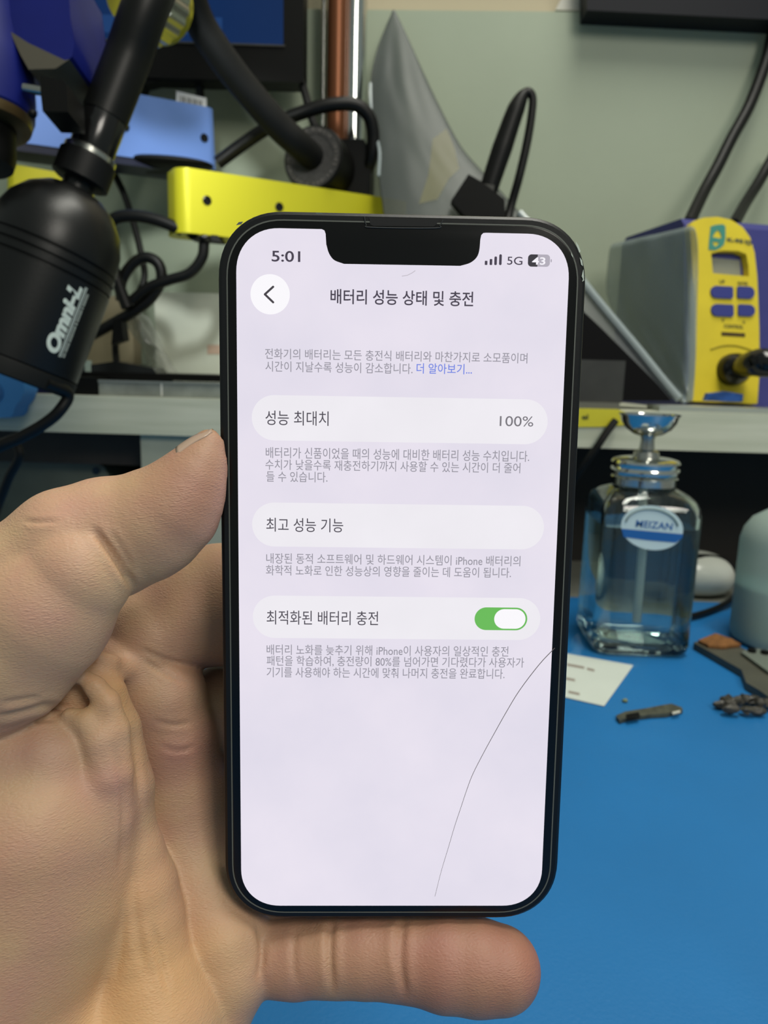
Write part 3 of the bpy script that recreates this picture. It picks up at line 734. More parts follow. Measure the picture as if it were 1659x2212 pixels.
# oval label on the front face
FO, FN = V((bcx, bcy - BW - 0.0002, 0.05)), V((0, -1, 0))
lab = [PP(1408.5 + 67 * math.cos(t * .1309), 1140 + 48 * math.sin(t * .1309) + 0.07 * 67 * math.cos(t * .1309), FO, FN) for t in range(48)]
labo = mk('label', prism(lab, (0, -0.00025, 0)), mat('label pale blue', (196, 216, 218), 0.5), pb, label='pale blue oval sticker')
FO2 = FO + V((0, -0.0005, 0))
blu = mat('label blue', (30, 96, 164), 0.5)
band = [PP(*q, FO2, FN) for q in ((1342.5, 1142), (1475, 1154), (1474, 1162), (1460, 1172), (1400, 1167), (1347, 1160))]
mk('label_band', prism(band, (0, -0.0001, 0)), blu, labo)
def quadfn(x0, x1, yt, yb, sl, O, n): return lambda u, v: PP(x0 + u * (x1 - x0), yb + v * (yt - yb) + sl * u * (x1 - x0), O, n)
FO3 = FO + V((0, -0.0007, 0))
mkflat('label_text', text_bm('MEIZAN', quadfn(1373, 1454, 1123, 1138, 0.09, FO3, FN), 0.008, 0.15), blu, labo, FN)
arc = [PP(1408 + 57 * math.cos(math.radians(a)), 1138 - 38 * math.sin(math.radians(a)) + 0.07 * 57 * math.cos(math.radians(a)), FO3, FN) for a in range(8, 175, 6)]
mk('label_arc', tube(arc, 0.0007, 6, 2), mat('label grey', (112, 132, 132), 0.6), labo)

# frosted squeeze bottle, right edge
fo = PZ(1706, 1400, 0.0); fr_ = 0.0375; fcx, fcy = fo.x, fo.y + 0.012
fbt = thing('squeeze_bottle', (fcx, fcy, 0), 'frosted white plastic squeeze bottle part filled, at the right edge', 'bottle')
frost = mat('frosted plastic', (196, 214, 206), 0.45, trans=0.55, ior=1.15, bump=0.1)
mk('bottle_body', lathe([(0.0, 0.0005), (fr_ - .006, 0.0005), (fr_ - .001, 0.003), (fr_, 0.008), (fr_, 0.078), (fr_ - .002, 0.086), (fr_ - .007, 0.094), (fr_ - .016, 0.100), (0.014, 0.102), (0.013, 0.112), (0.0, 0.112)], (fcx, fcy, 0), (0, 0, 1)), frost, fbt, ang=50)
mk('liquid', lathe([(0.0, 0.002), (fr_ - .007, 0.002), (fr_ - .0015, 0.008), (fr_ - .0015, 0.043), (0.0, 0.043)], (fcx, fcy, 0), (0, 0, 1)), mat('cloudy liquid', (168, 196, 196), 0.4, trans=0.3), fbt)
mk('nozzle', lathe([(0.0145, 0.1025), (0.0145, 0.118), (0.006, 0.122), (0.002, 0.155), (0.0, 0.155)], (fcx, fcy, 0), (0, 0, 1), 24), whitepl, fbt)

# white mouse and its cable
mc = PZ(1536, 1292, 0.0)
ms = thing('mouse', (mc.x, mc.y + 0.02, 0), 'white glossy rounded mouse on the mat behind the glass pump bottle', 'mouse')
mk('shell', ellipsoid((mc.x - 0.006, mc.y + 0.026, 0.015), 0.036, 0.03, 0.022, zmin=0.0), mat('glossy white', (206, 208, 196), 0.22, spec=0.5), ms)
cb = [(1490, 1203), (1530, 1203), (1568, 1212), (1596, 1238), (1600, 1262), (1585, 1290), (1550, 1313), (1500, 1330), (1450, 1340)]
hh_ = [0.035, 0.034, 0.030, 0.022, 0.015, 0.008, 0.0035, 0.0035, 0.0035]
mk('cable', tube([PZ(x, y, h) for (x, y), h in zip(cb, hh_)], 0.0026, 10), cablem, label='black looped cable lying around the white mouse', cat='cable')

# ------------------------------------------------------------------ small things on the mat
pc = thing('paper_card', PZ(1290, 1470, 0.0), 'white paper card with faint printed lines lying before the glass pump bottle', 'card')
mk('sheet', prism([PZ(*q, 0.0004) for q in ((1130, 1396), (1368, 1438), (1305, 1526), (1120, 1484))], (0, 0, 0.0004)), mat('paper', (196, 204, 196), 0.7, var=0.02), pc, smooth=False)
prn = mat('print brown', (138, 128, 118), 0.7)
for (x0, y0, x1, y1, hpx) in ((1225, 1433, 1262, 1440, 5), (1268, 1442, 1284, 1446, 5), (1222, 1463, 1242, 1467, 5), (1228, 1492, 1252, 1497, 5)):
    mk('print_line', prism([PZ(x0, y0, .00085), PZ(x1, y1, .00085), PZ(x1, y1 + hpx, .00085), PZ(x0, y0 + hpx, .00085)], (0, 0, 0.00005)), prn, pc, smooth=False)

fx = thing('flex_connector', PZ(1400, 1545, 0.0), 'thin dark flex connector scrap lying alone in the middle of the blue mat', 'electronic part')
mk('strip', prism([PZ(*q, 0.0006) for q in ((1330, 1553), (1350, 1544), (1400, 1536), (1430, 1530), (1450, 1527), (1472, 1535), (1474, 1541), (1440, 1549), (1405, 1551), (1360, 1557), (1338, 1563))], (0, 0, 0.0022), 0.0005), mat('flex dark', (68, 70, 58), 0.5, var=0.4, vscale=300), fx)
mk('tip', prism([PZ(*q, 0.003) for q in ((1452, 1540), (1468, 1536), (1470, 1540), (1453, 1544))], (0, 0, 0.0006)), mat('flex tip', (190, 190, 178), 0.4), fx, label='pale tip')
mk('band', prism([PZ(*q, 0.003) for q in ((1352, 1545), (1380, 1540), (1382, 1551), (1355, 1556))], (0, 0, 0.0006)), black, fx, label='black band')
mk('crumb', ellipsoid(PZ(1350, 1513, 0.0012), .0018, .0015, .0012, sub=2, nz=.0006, ns=900), mat('crumb', (112, 124, 92), 0.7), label='tiny greenish crumb on the mat beside the paper card', cat='debris')
mk('plastic_strip', prism([PZ(*q, 0.0005) for q in ((1497, 1402), (1530, 1390), (1560, 1393), (1700, 1462), (1720, 1560), (1690, 1545), (1640, 1508), (1610, 1490), (1600, 1462))], (0, 0, 0.005), 0.001), mat('strip grey', (74, 74, 64), 0.5, var=0.15), label='long dark grey plastic strip pointing out of the right edge', cat='plastic part')
mk('copper_flake', prism([PZ(*q, 0.006) for q in ((1508, 1388), (1545, 1373), (1580, 1385), (1600, 1397), (1560, 1402), (1530, 1399))], (0, 0, 0.002), 0.0006), mat('flake brown', (124, 84, 46), 0.5, var=0.3, vscale=300), label='brown copper coloured flake on the end of the grey strip', cat='electronic part')
tr = thing('metal_plate', PZ(1650, 1435, 0.006), 'light grey metal plate lying on the dark strip at the right edge', 'metal part')
mk('plate', prism([PZ(*q, 0.0065) for q in ((1600, 1412), (1625, 1404), (1720, 1415), (1730, 1475), (1659, 1455))], (0, 0, 0.0015), 0.0004), mat('plate grey', (120, 128, 118), 0.4, metal=0.3), tr)
for q in ((1624, 1408), (1652, 1412)):
    mk('screw', lathe([(0.0028, 0), (0.003, 0.002), (0.0, 0.0024)], PZ(*q, 0.008), (0, 0, 1), 12), black, tr)
cl = bmesh.new(); random.seed(9)
for i in range(16):
    q = PZ(1560 + i * 6.2 + random.uniform(-6, 6), 1527 + random.uniform(-14, 12), 0.003)
    ellipsoid((q.x, q.y, random.uniform(.0025, .006)), random.uniform(.003, .006), random.uniform(.002, .004), random.uniform(.0018, .0035), cl, 2, .0014, 700, 0.0004)
mk('connector_scrap', cl, mat('scrap dark', (58, 56, 50), 0.4, var=0.5, vscale=250), label='crumpled dark connector scrap lying below the grey plastic strip', cat='electronic part', ang=25)

# ------------------------------------------------------------------ soldering station
SO = PZ(1478, 868, SHT); SO = PY(1478, 868, 0.72); SO.z = SHT
SX, SD, SZ = V((0.97, 0.243, 0)).normalized(), V((-0.243, 0.97, 0)).normalized(), V((0, 0, 1))
st = thing('soldering_station', SO + SX * 0.045 + SD * 0.07, 'blue and yellow soldering station with four buttons on the right of the shelf', 'soldering station')
SHH = 0.172; TILT = 0.030 / SHH
prof = [(0, 0), (0.14, 0), (0.14, SHH - 0.008), (0.132, SHH - 0.002), (0.034, SHH), (0.028, SHH - 0.006)]
mk('body', prism([SO + SD * d_ + SZ * h_ for d_, h_ in prof], SX * 0.098, 0.004, segs=3), stationblue, st)
NP = (-SD + SZ * TILT).normalized()           # normal of the yellow panel
upP = (SD * TILT + SZ).normalized()
PO_ = SO - SD * 0.009
def on_panel(px, py, off=0.0): return PP(px, py, PO_ + NP * off, NP)
pl2 = [(1493, 866), (1636, 872), (1641, 800), (1640, 700), (1636, 600), (1630, 545), (1620, 512), (1604, 490), (1580, 475), (1550, 468), (1520, 470), (1497, 478), (1490, 490), (1495, 560), (1500, 660), (1502, 760), (1500, 820)]
hole = [(1536, 547), (1560, 541), (1595, 542), (1612, 549), (1617, 575), (1618, 597), (1580, 594), (1540, 590)]
def rev(l): return l[::-1]
mk('front_panel', plate([on_panel(*q) for q in pl2], [[on_panel(*q) for q in hole]], -NP * 0.009), stationyellow, st, smooth=False, label='yellow front panel')
mk('recess', prism([on_panel(*q, -0.0088) for q in ((1528, 530), (1622, 530), (1626, 604), (1530, 604))], -NP * 0.0004), stationyellow, st, smooth=False)
mk('display', prism([on_panel(*q, -0.0075) for q in ((1532, 556), (1598, 562), (1600, 598), (1534, 594))], -NP * 0.0005), mat('lcd grey', (138, 140, 128), 0.3), st, smooth=False, label='grey display window')
btn = mat('button blue', (52, 58, 128), 0.45)
def pxround(x0, y0, x1, y1, rl, rr_, sl=0.05, n=6):
    out = []
    for cx_, cy_, r, a0 in ((x1 - rr_, y1 - rr_, rr_, 0), (x0 + rl, y1 - rl, rl, 90), (x0 + rl, y0 + rl, rl, 180), (x1 - rr_, y0 + rr_, rr_, 270)):
        for k in range(n + 1):
            a = math.radians(a0 + 90 * k / n); x = cx_ + r * math.cos(a); out.append((x, cy_ + r * math.sin(a) + sl * (x - x0)))
    return out
for q in ((1533, 618, 1581, 644, 12, 5), (1590, 619, 1627, 645, 4, 12), (1534, 657, 1582, 683, 12, 5), (1592, 658, 1628, 683, 4, 12)):
    mk('button', prism([on_panel(*p, -0.0005) for p in pxround(*q)], NP * 0.0022, 0.0006), btn, st)
mk('card_slot', prism([on_panel(*q, 0.0) for q in ((1558, 717), (1609, 720), (1609, 728), (1558, 725))], NP * 0.0004), mat('slot dark', (64, 48, 16), 0.6), st, smooth=False)
mk('ridge', tube([on_panel(*q, -0.0002) for q in ((1534, 755), (1560, 747), (1590, 747), (1622, 756))], 0.0011, 8, 6), mat('ridge yellow', (164, 148, 24), 0.6), st)
teal = mat('teal mark', (62, 134, 120), 0.5)
tl = lambda pts: [(x / 9.616 + 1500, y / 9.616 + 470) for x, y in pts]
mk('logo', plate([on_panel(*q, 0.0002) for q in tl([(335, 185), (450, 150), (590, 140), (640, 180), (645, 300), (640, 450), (610, 560), (540, 630), (430, 680), (290, 670), (300, 500), (320, 330)])],
                 [[on_panel(*q, 0.0002) for q in tl([(370, 405), (420, 320), (480, 260), (530, 310), (565, 415), (520, 435)])],
                  [on_panel(*q, 0.0002) for q in tl([(360, 510), (500, 510), (490, 560), (430, 605)])]], NP * 0.0003), teal, st, smooth=False)
ptxt = mat('panel print', (74, 76, 46), 0.6)
def panel_text(body, x0, x1, yt, yb, sl=0.06, bold=0.02, m=ptxt, off=0.0005):
    mkflat('panel_text', text_bm(body, lambda u, v: on_panel(x0 + u * (x1 - x0), yb + v * (yt - yb) + sl * u * (x1 - x0), off), bold), m, st, NP)
panel_text('K-951', 1571, 1612, 513, 522, 0.12, 0.04, mat('panel print dark', (48, 66, 66), 0.6))
panel_text('D', 1614, 1624, 519, 529, 0.1, 0.05, MATS['panel print dark'])
panel_text('UP', 1554, 1566, 604, 612); panel_text('ENTER', 1594, 1616, 608, 615)
panel_text('▽', 1558, 1566, 688, 696); panel_text('☆', 1603, 1611, 691, 699)
panel_text('CONTROL', 1564, 1606, 700, 708)
# plug on the panel with iron cord
k0 = on_panel(1578, 800); k1 = k0 + NP * 0.020
mk('socket', lathe([(0.0145, -0.002), (0.0150, 0.004), (0.0140, 0.011), (0.010, 0.016), (0.0, 0.018)], k0, NP, 28), glossblack, st, label='black round socket')
mk('plug', tube([k0 + NP * 0.008 + SX * 0.002, P(1600, 793, 0.685), P(1622, 786, 0.668), P(1650, 784, 0.655), P(1700, 796, 0.65), P(1760, 830, 0.66)], [0.007, 0.0085, 0.011, 0.0125, 0.010, 0.008], 18), glossblack, st, label='black cord plug')

# cables rising behind the station
mk('station_cable', tube([PY(1672, 60, .905), PY(1655, 130, .90), PY(1620, 225, .89), PY(1580, 300, .875), PY(1550, 360, .86), PY(1520, 415, .84), PY(1488, 482, .80)], 0.0062, 12), cablem, label='black cable rising from behind the station to the top right edge', cat='cable')
mk('station_cable', tube([PY(1675, 330, .90), PY(1640, 392, .88), PY(1610, 440, .85), PY(1585, 485, .80)], 0.0058, 12), cablem, label='shorter black cable behind the right shoulder of the soldering station', cat='cable')

# clear bag draped over the station's left side
bm = bmesh.new(); rows = []
lefte = [(1316, 528), (1312, 580), (1308, 640), (1330, 690), (1372, 745), (1415, 800), (1452, 845), (1474, 872)]
righte = [(1502, 486), (1508, 540), (1506, 600), (1505, 660), (1503, 720), (1501, 780), (1500, 830), (1499, 866)]
LN = -SX
for (lx_, ly_), (rx_, ry_) in zip(lefte, righte):
    row = []
    for k in range(15):
        t = k / 14; px_, py_ = lx_ + (rx_ - lx_) * t, ly_ + (ry_ - ly_) * t
        Osd = SO + LN * 0.004
        p = PP(px_, py_, Osd, LN)
        dd = (p - SO).dot(SD)
        if dd < -0.006: p = on_panel(px_, py_, 0.003)
        p += V((mnoise.noise(p * 55), mnoise.noise(p * 55 + V((7, 1, 3))), 0)) * 0.0022
        p.z = max(p.z, SHT + 0.0005)
        row.append(bm.verts.new(p))
    rows.append(row)
for r0, r1 in zip(rows, rows[1:]):
    for j in range(14): bm.faces.new((r0[j], r0[j + 1], r1[j + 1], r1[j]))
cb_ = mk('clear_bag', bm, film('clear film', (150, 164, 164), 0.38, 0.10, bump=0.5, bscale=35), label='clear crinkled plastic bag draped over the left side of the soldering station', cat='plastic bag', sub=2)
md = cb_.modifiers.new('thick', 'SOLIDIFY'); md.thickness = 0.0002

# grey antistatic bag leaning on the backboard
rowsd = [(22, 848, 853), (60, 832, 872), (100, 815, 890), (140, 805, 908), (180, 798, 926), (240, 800, 955), (300, 812, 986), (330, 818, 1005), (380, 816, 1052), (420, 822, 1090), (460, 828, 1124), (520, 832, 1180),
         (580, 836, 1238), (640, 840, 1286), (700, 845, 1336), (760, 850, 1386), (820, 855, 1434), (862, 858, 1470)]
bag = thing('antistatic_bag', (0.15, 0.86, SHT), 'tall grey translucent bag with a peaked top leaning behind the phone', 'plastic bag')
def bagY(y): return 0.905 - 0.205 * (y - 22) / 840
bm = bmesh.new(); fr0, bk0 = [], []
for i, (py_, xl, xr) in enumerate(rowsd):
    tt = i / (len(rowsd) - 1); Yc = bagY(py_)
    f_, b__ = [], []
    for k in range(17):
        s_ = k / 16; x_ = xl + (xr - xl) * s_
        p = PY(x_, py_, Yc); bul = 0.006 * math.sin(math.pi * s_) ** 0.6 * min(1, tt * 4)
        wr = 0.004 * mnoise.noise(V((x_ * 0.03, py_ * 0.012, 0))) * math.sin(math.pi * s_)
        f_.append(bm.verts.new(p + V((0, -bul + wr, 0)))); b__.append(bm.verts.new(p + V((0, bul * 0.5 + 0.0006, 0))))
    fr0.append(f_); bk0.append(b__)
for A_, rvs in ((fr0, False), (bk0, True)):
    for r0, r1 in zip(A_, A_[1:]):
        for j in range(16):
            q = (r0[j], r0[j + 1], r1[j + 1], r1[j]); bm.faces.new(q[::-1] if rvs else q)
for i in range(len(fr0) - 1):
    bm.faces.new((fr0[i][0], fr0[i + 1][0], bk0[i + 1][0], bk0[i][0])); bm.faces.new((fr0[i][16], bk0[i][16], bk0[i + 1][16], fr0[i + 1][16]))
mk('pouch', bm, film('antistatic film', (54, 62, 62), 0.55, 0.45, bump=0.35, bscale=22), bag, sub=1, ang=60)
mk('seam', tube([PY(x - 2, y, bagY(y) - 0.004) for y, _, x in rowsd[10:]], 0.0038, 8, 3), film('seam highlight', (170, 182, 184), 0.55, 0.15), bag, label='pale seam with the highlight in its colour along the sloping right edge')  # pale ridge colour carries the highlight of the bag edge
mk('seam', tube([PY(x + 2, y, bagY(y) - 0.002) for y, x, _ in rowsd[4:9]], 0.0016, 8, 3), MATS['seam highlight'], bag)
yel = [PY(*q, bagY(q[1]) + 0.0005) for q in ((935, 300), (965, 278), (982, 320), (992, 365), (970, 385), (945, 430), (905, 440), (925, 380))]
mk('yellow_insert', prism(yel, (0, 0.001, 0)), mat('insert yellow', (186, 178, 84), 0.6), bag, smooth=False, label='yellow sheet showing inside')

# black panel leaning in the lower part, grey box in front of it
mk('flat_screen', prism([PY(q[0], q[1], bagY(q[1]) - 0.017) for q in ((905, 866), (905, 600), (1180, 606), (1240, 656), (1300, 712), (1362, 774), (1420, 832), (1450, 866))], (0, 0.006, 0.0025), 0.0012), mat('panel black', (9, 9, 11), 0.7, spec=0.05), label='black flat panel leaning behind the phone under the sloping bag edge', cat='panel')
gz = thing('grey_box', PY(1300, 868, 0.672), 'dark grey box standing on the shelf just right of the phone', 'box')
pA, pB = PY(1190, 868, .668), PY(1350, 800, .668)
mk('box_body', slab(pA.x, pB.x, .668, .682, SHT + 0.006, PY(1300, 778, .668).z, 0.0015), darkgrey, gz)
mk('box_base', slab(pA.x, PY(1340, 860, .664).x, .664, .683, SHT, SHT + 0.006, 0.0008), mat('base grey', (96, 96, 88), 0.5), gz)

# black cord loop with connector block
lc = thing('usb_cord', PY(1040, 470, 0.84), 'black cord bent in a tall loop with a connector block, right of the grey bag', 'cord')
mk('cord', tube([PY(1042, 452, .785), PY(1060, 395, .785), PY(1085, 320, .785), PY(1115, 235, .785), PY(1136, 200, .785), PY(1150, 210, .785), PY(1148, 250, .785), PY(1138, 310, .785), PY(1122, 380, .785), PY(1098, 470, .785), PY(1085, 560, .745), PY(1080, 700, .694), PY(1080, 852, .668)],
               [.0088, .0094, .010, .0085, .0042, .0038, .0040, .0042, .0042, .0042, .0042, .0042, .0042], 12), cablem, lc)
mk('connector', prism([PY(*q, .768) for q in ((975, 432), (1012, 376), (1040, 392), (1090, 430), (1092, 470), (1010, 474))], (0, .022, 0), 0.002), black, lc, label='black connector block')
mk('strain_relief', prism([PY(*q, .775) for q in ((1028, 440), (1062, 440), (1068, 400), (1042, 396))], (0, .02, 0), 0.002), darkgrey, lc)

# yellow tag, tray and blue packet at the shelf edge
yt = thing('yellow_label', PY(1300, 918, SHY), 'yellow printed label hanging over the shelf edge right of the phone', 'label')
mk('card', prism([PY(*q, SHY - 0.0004) for q in ((1180, 880), (1334, 884), (1358, 893), (1356, 918), (1290, 922), (1180, 923))], (0, -0.0012, 0)), mat('label yellow', (206, 196, 46), 0.5, var=0.05), yt, smooth=False)
mk('top_flap', prism([PZ(*q, SHT + .0002) for q in ((1180, 874), (1330, 875), (1336, 882), (1180, 880))], (0, 0, 0.001)), mat('label orange', (200, 140, 40), 0.5), yt, smooth=False, label='orange top edge')
mkflat('print', text_bm('el', lambda u, v: PY(1257 + 14 * u, 906 - 11 * v, SHY - 0.002), 0.03), mat('label print', (70, 76, 40), 0.6), yt, V((0, -1, 0)))
mk('tray', slab(PY(1424, 880, .665).x, 0.6, .664, .70, SHT, SHT + .0045, .001), mat('tray grey', (150, 156, 150), 0.35), label='thin pale grey tray on the shelf edge before the soldering station', cat='tray')
mk('packet', prism([PY(*q, .688) for q in ((1524, 866), (1530, 850), (1570, 846), (1606, 852), (1604, 868))], (0, .008, 0), .001), mat('packet blue', (38, 76, 140), 0.3, var=0.4, vscale=120), label='small blue foil packet at the foot of the yellow panel', cat='packet')
mk('loose_wire', tube([PY(1330, 908, .655), PY(1310, 935, .652), PY(1290, 965, .65), PY(1262, 1005, .652), PY(1235, 1045, .66)], 0.0032, 10), cablem, label='thin black wire hanging from the yellow label down past the shelf edge', cat='wire')

# ------------------------------------------------------------------ aluminium boxes on brackets
def alubox(name, m, bl, br, h, depth, r, label, cat, holes, base=True):
    bl, br = V(bl), V(br); ex = (br - bl); ln = ex.length; ex.normalize()
    up = (V((0, 0, 1)) - ex * ex.z).normalized(); bk = up.cross(ex)
    if bk.y < 0: bk = -bk
    t = thing(name, (bl + br) / 2, label, cat)
    ol = [bl + ex * (ln / 2 + x) + bk * (depth / 2 + y) for x, y in rrect(ln, depth, r, 8)]
    mk('case', prism(ol, up * h, 0.0012), m, t)
    for px_, py_ in holes:
        q = PP(px_, py_, bl - bk * 0.0001, bk)
        mk('screw_hole', lathe([(0.0042, 0), (0.0042, 0.0008), (0.0030, 0.0010), (0.0025, 0.0002)], q, -bk, 20), glossblack, t, label='dark screw hole')
    c = bl + ex * ln * 0.55 + bk * depth + up * h * 0.5
    mk('bracket', tube([c - bk * 0.005, V((c.x, 0.9198, c.z))], 0.008, 12, 1, False), black, t)
    return t, ex, up, bk
t1, ex1, up1, bk1 = alubox('blue_metal_box', bluebox, P(18, 304, .68), P(474, 366, .80), 0.0585, 0.05, 0.011, 'light blue metal box with rounded ends below the monitor', 'metal box', [(441, 298), (270, 274), (70, 243)])
bl1 = P(18, 304, .68)
mk('foot', ellipsoid(P(330, 356, .775), 0.062, 0.03, 0.007), black, t1, label='black oval foot')
mk('base_plate', prism([bl1 - up1 * 0.007 + ex1 * x + bk1 * y for x, y in ((0.005, 0.001), (0.19, 0.001), (0.19, 0.045), (0.005, 0.045))], up1 * 0.0068, 0.001), mat('navy base', (24, 28, 52), 0.45), t1)
t2, ex2, up2, bk2 = alubox('yellow_metal_box', yellowbox, P(384, 500, .70), P(884, 556, .82), 0.0565, 0.045, 0.013, 'long yellow metal box with rounded ends just above the phone', 'metal box', [(447, 433), (603, 447)])
mk('connector', prism([P(x, y, .715) for x, y in ((398, 502), (470, 508), (478, 522), (410, 516))], (0, .02, 0), .002), black, t2, label='black connector under the box')
mk('connector', ellipsoid(P(440, 514, .712), .007, .006, .0035), glossblack, t2)
alubox('yellow_metal_box', yellowbox, P(14, 470, .70), P(202, 500, .73), 0.0475, 0.045, 0.006, 'small yellow metal box behind the black lamp at the left', 'metal box', [])

# tag with barcode
bt = thing('barcode_tag', P(412, 226, .80), 'white barcode tag sticking up behind the blue metal box', 'tag')
mk('tag_sheet', prism([P(*q, .80) for q in ((381, 236), (381, 196), (446, 212), (446, 246))], (0, .0008, 0)), whitepl, bt, smooth=False)
for i in range(12):
    x_ = 387 + i * 4.2
    mk('bar', prism([P(x_, 205 + (x_ - 381) * .24, .7995), P(x_ + (1.2 + (i % 3) * .6), 205 + (x_ - 381) * .24, .7995), P(x_ + (1.2 + (i % 3) * .6), 228 + (x_ - 381) * .2, .7995), P(x_, 228 + (x_ - 381) * .2, .7995)], (0, .0003, 0)), darkgrey, bt, smooth=False)

# ------------------------------------------------------------------ monitors
mo = thing('monitor', PY(330, 170, .85), 'black monitor with a dark blue screen at the top left', 'monitor')
mk('housing', prism([PY(*q, .85) for q in ((60, 160), (400, 170), (655, 178), (656, -140), (60, -160))], (0, .03, 0), .003), black, mo)
mk('screen', prism([PY(*q, .8495) for q in ((70, 80), (612, 98), (612, -120), (70, -130))], (0, -.0004, 0)), mat('screen blue', (16, 44, 88), 0.6, spec=0.1, emit=0.9, var=0.15, vscale=5), mo, smooth=False, label='dark blue lit screen')
mk('taskbar', prism([PY(*q, .8488) for q in ((155, 68), (480, 76), (480, 38), (155, 30))], (0, -.0002, 0)), mat('screen light blue', (30, 62, 110), 0.6, spec=0.1, emit=0.9), mo, smooth=False)
mk('screen_edge', prism([PY(*q, .8488) for q in ((70, 83), (616, 101), (616, 97), (70, 79))], (0, -.0004, 0)), darkgrey, mo, smooth=False)
mk('stand_foot', prism([PY(*q, .853) for q in ((285, 195), (300, 175), (340, 165), (480, 166), (480, 176), (350, 172), (310, 182), (300, 200))], (0, .02, 0), .002), black, mo)
c = PY(330, 60, .88); mk('wall_mount', tube([c, V((c.x, 0.9196, c.z))], .02, 16, 1, False), black, mo)
mk('dark_monitor', prism([PY(*q, .885) for q in ((1268, 22), (1668, 42), (1900, 55), (1900, -150), (1268, -170))], (0, .034, 0), .002), mat('monitor navy', (10, 13, 22), 0.5, spec=0.2), label='bottom edge of a dark monitor above the backboard, top right corner', cat='monitor')
mk('white_bracket', prism([PY(*q, .925) for q in ((1200, 21), (1222, -20), (1268, -20), (1268, 24))], (0, .03, 0), .002), mat('bracket white', (190, 188, 176), 0.5), label='white bracket above the backboard edge left of the dark monitor', cat='bracket')
mk('monitor_cable', tube([PY(430, 150, .87), PY(431, 190, .87), PY(436, 240, .88), PY(440, 300, .89)], .0045, 10), cablem, label='short black cable hanging from the monitor behind the barcode tag', cat='cable')
mk('monitor_cable', tube([PY(648, 165, .86), PY(660, 205, .86), PY(672, 250, .855), PY(690, 300, .85)], .0042, 10), cablem, label='thin black cable hanging from the right corner of the blue monitor', cat='cable')

# ------------------------------------------------------------------ poles and gooseneck mount
def pole(px_, r, Y, m, label, name='pole'):
    a_ = PY(px_, 120, Y)
    return mk(name, tube([(a_.x, Y, SHT), (a_.x, Y, 1.0)], r, 40, 1, False), m, label=label, cat='pole')
pole(764, .0135, .885, chrome, 'shiny chrome upright pole standing on the shelf beside the grey bag')
pole(728, .0105, .872, copper, 'copper brown pole standing in for a reflection in the chrome pole')  # added in place of a reflection in the chrome pole
pole(699, .0028, .885, steel, 'thin steel rod left of the brown reflection pole', 'rod')
gn = thing('gooseneck_arm', PY(690, 345, .83), 'black flexible gooseneck arm ending in a round lettered mount on the poles', 'lamp arm')
gc = PY(676, 341, .812); gaxis = (V((-0.30, -1, 0.10))).normalized()
mk('mount', lathe([(.030, -.045), (.032, -.004), (.0315, 0), (.0305, .001), (.021, .0015), (.0185, -.004), (.0175, -.014), (.0, -.014)], gc, gaxis, 48), black, gn)
rg = thing_ring = lathe([(.0295, .0012), (.0295, .0018), (.0225, .0022), (.0225, .0016)], gc, gaxis, 48)
mk('lettered_ring', rg, mat('ring grey', (56, 54, 52), 0.5, var=0.4, vscale=500), gn, label='grey ring with worn lettering')
gx_, gy_, ga_ = frame_of(gaxis)
for k in range(40):
    a = 2 * math.pi * k / 40
    if k % 7 == 5: continue
    c = gc + gaxis * .0024 + .026 * (math.cos(a) * gx_ + math.sin(a) * gy_); tn = (-math.sin(a) * gx_ + math.cos(a) * gy_); rd = (math.cos(a) * gx_ + math.sin(a) * gy_)
    if k == 0: marks = bmesh.new()
    box(c - tn * .0009 - rd * .0012, tn * .0018 * (0.6 + 0.4 * (k % 3)), rd * .0024, gaxis * .0003, bm=marks)
mk('ring_marks', marks, mat('ring marks', (96, 92, 88), 0.6), gn, smooth=False)
mk('hose', tube([PY(395, -60, .70), PY(428, 40, .72), PY(470, 110, .735), PY(530, 190, .755), PY(600, 270, .775), PY(645, 312, .790), gc - gaxis * .010], .0132, 20), blacksoft, gn, label='black flexible hose')
cA = PY(742, 300, .84); cB = PY(800, 412, .84)
mk('clamp', prism([V((cA.x - .012, .84, cB.z - .006)), V((cB.x, .84, cB.z - .006)), V((cB.x, .84, cA.z - .012)), V((cB.x - .008, .84, cA.z)), V((cA.x - .012, .84, cA.z))], (0, .065, 0), .004), black, gn)
mk('cable', tube([PY(470, 352, .83), PY(520, 315, .83), PY(580, 275, .825), PY(645, 246, .82), PY(710, 227, .82), PY(765, 226, .825), PY(796, 250, .83), PY(806, 290, .835), PY(803, 340, .84), PY(790, 372, .85)], .0066, 12), cablem, label='black cable arching in front of the poles above the gooseneck mount', cat='cable')

# ------------------------------------------------------------------ black lamp with lettering, left
LAX = (P(165 + 36, 405 - 93, .46) - P(165, 405, .46)).normalized()   # from lamp towards its neck
L0 = P(165, 412, .46); pxm = .46 / FPX
lampt = thing('desk_lamp', L0 - LAX * .115, 'black cylindrical lamp head with white lettering hanging at the left', 'lamp')
def s_(d): return -d * pxm
prof = [(0, s_(-4)), (34 * pxm, s_(-2)), (60 * pxm, s_(6)), (92 * pxm, s_(28)), (117 * pxm, s_(60)), (131 * pxm, s_(96)), (136 * pxm, s_(128)), (137 * pxm, s_(140)),
        (137 * pxm, s_(143)), (132 * pxm, s_(145)), (132 * pxm, s_(148)), (138 * pxm, s_(150)), (138.5 * pxm, s_(163)), (133 * pxm, s_(165)), (133 * pxm, s_(168)), (139 * pxm, s_(170)), (139 * pxm, s_(183)), (134 * pxm, s_(185)), (134 * pxm, s_(188)), (140 * pxm, s_(190)),
        (140 * pxm, s_(388)), (136 * pxm, s_(391)), (130 * pxm, s_(392)), (0, s_(392))]
mk('housing', lathe(prof, L0, LAX, 72), satin, lampt, ang=28)
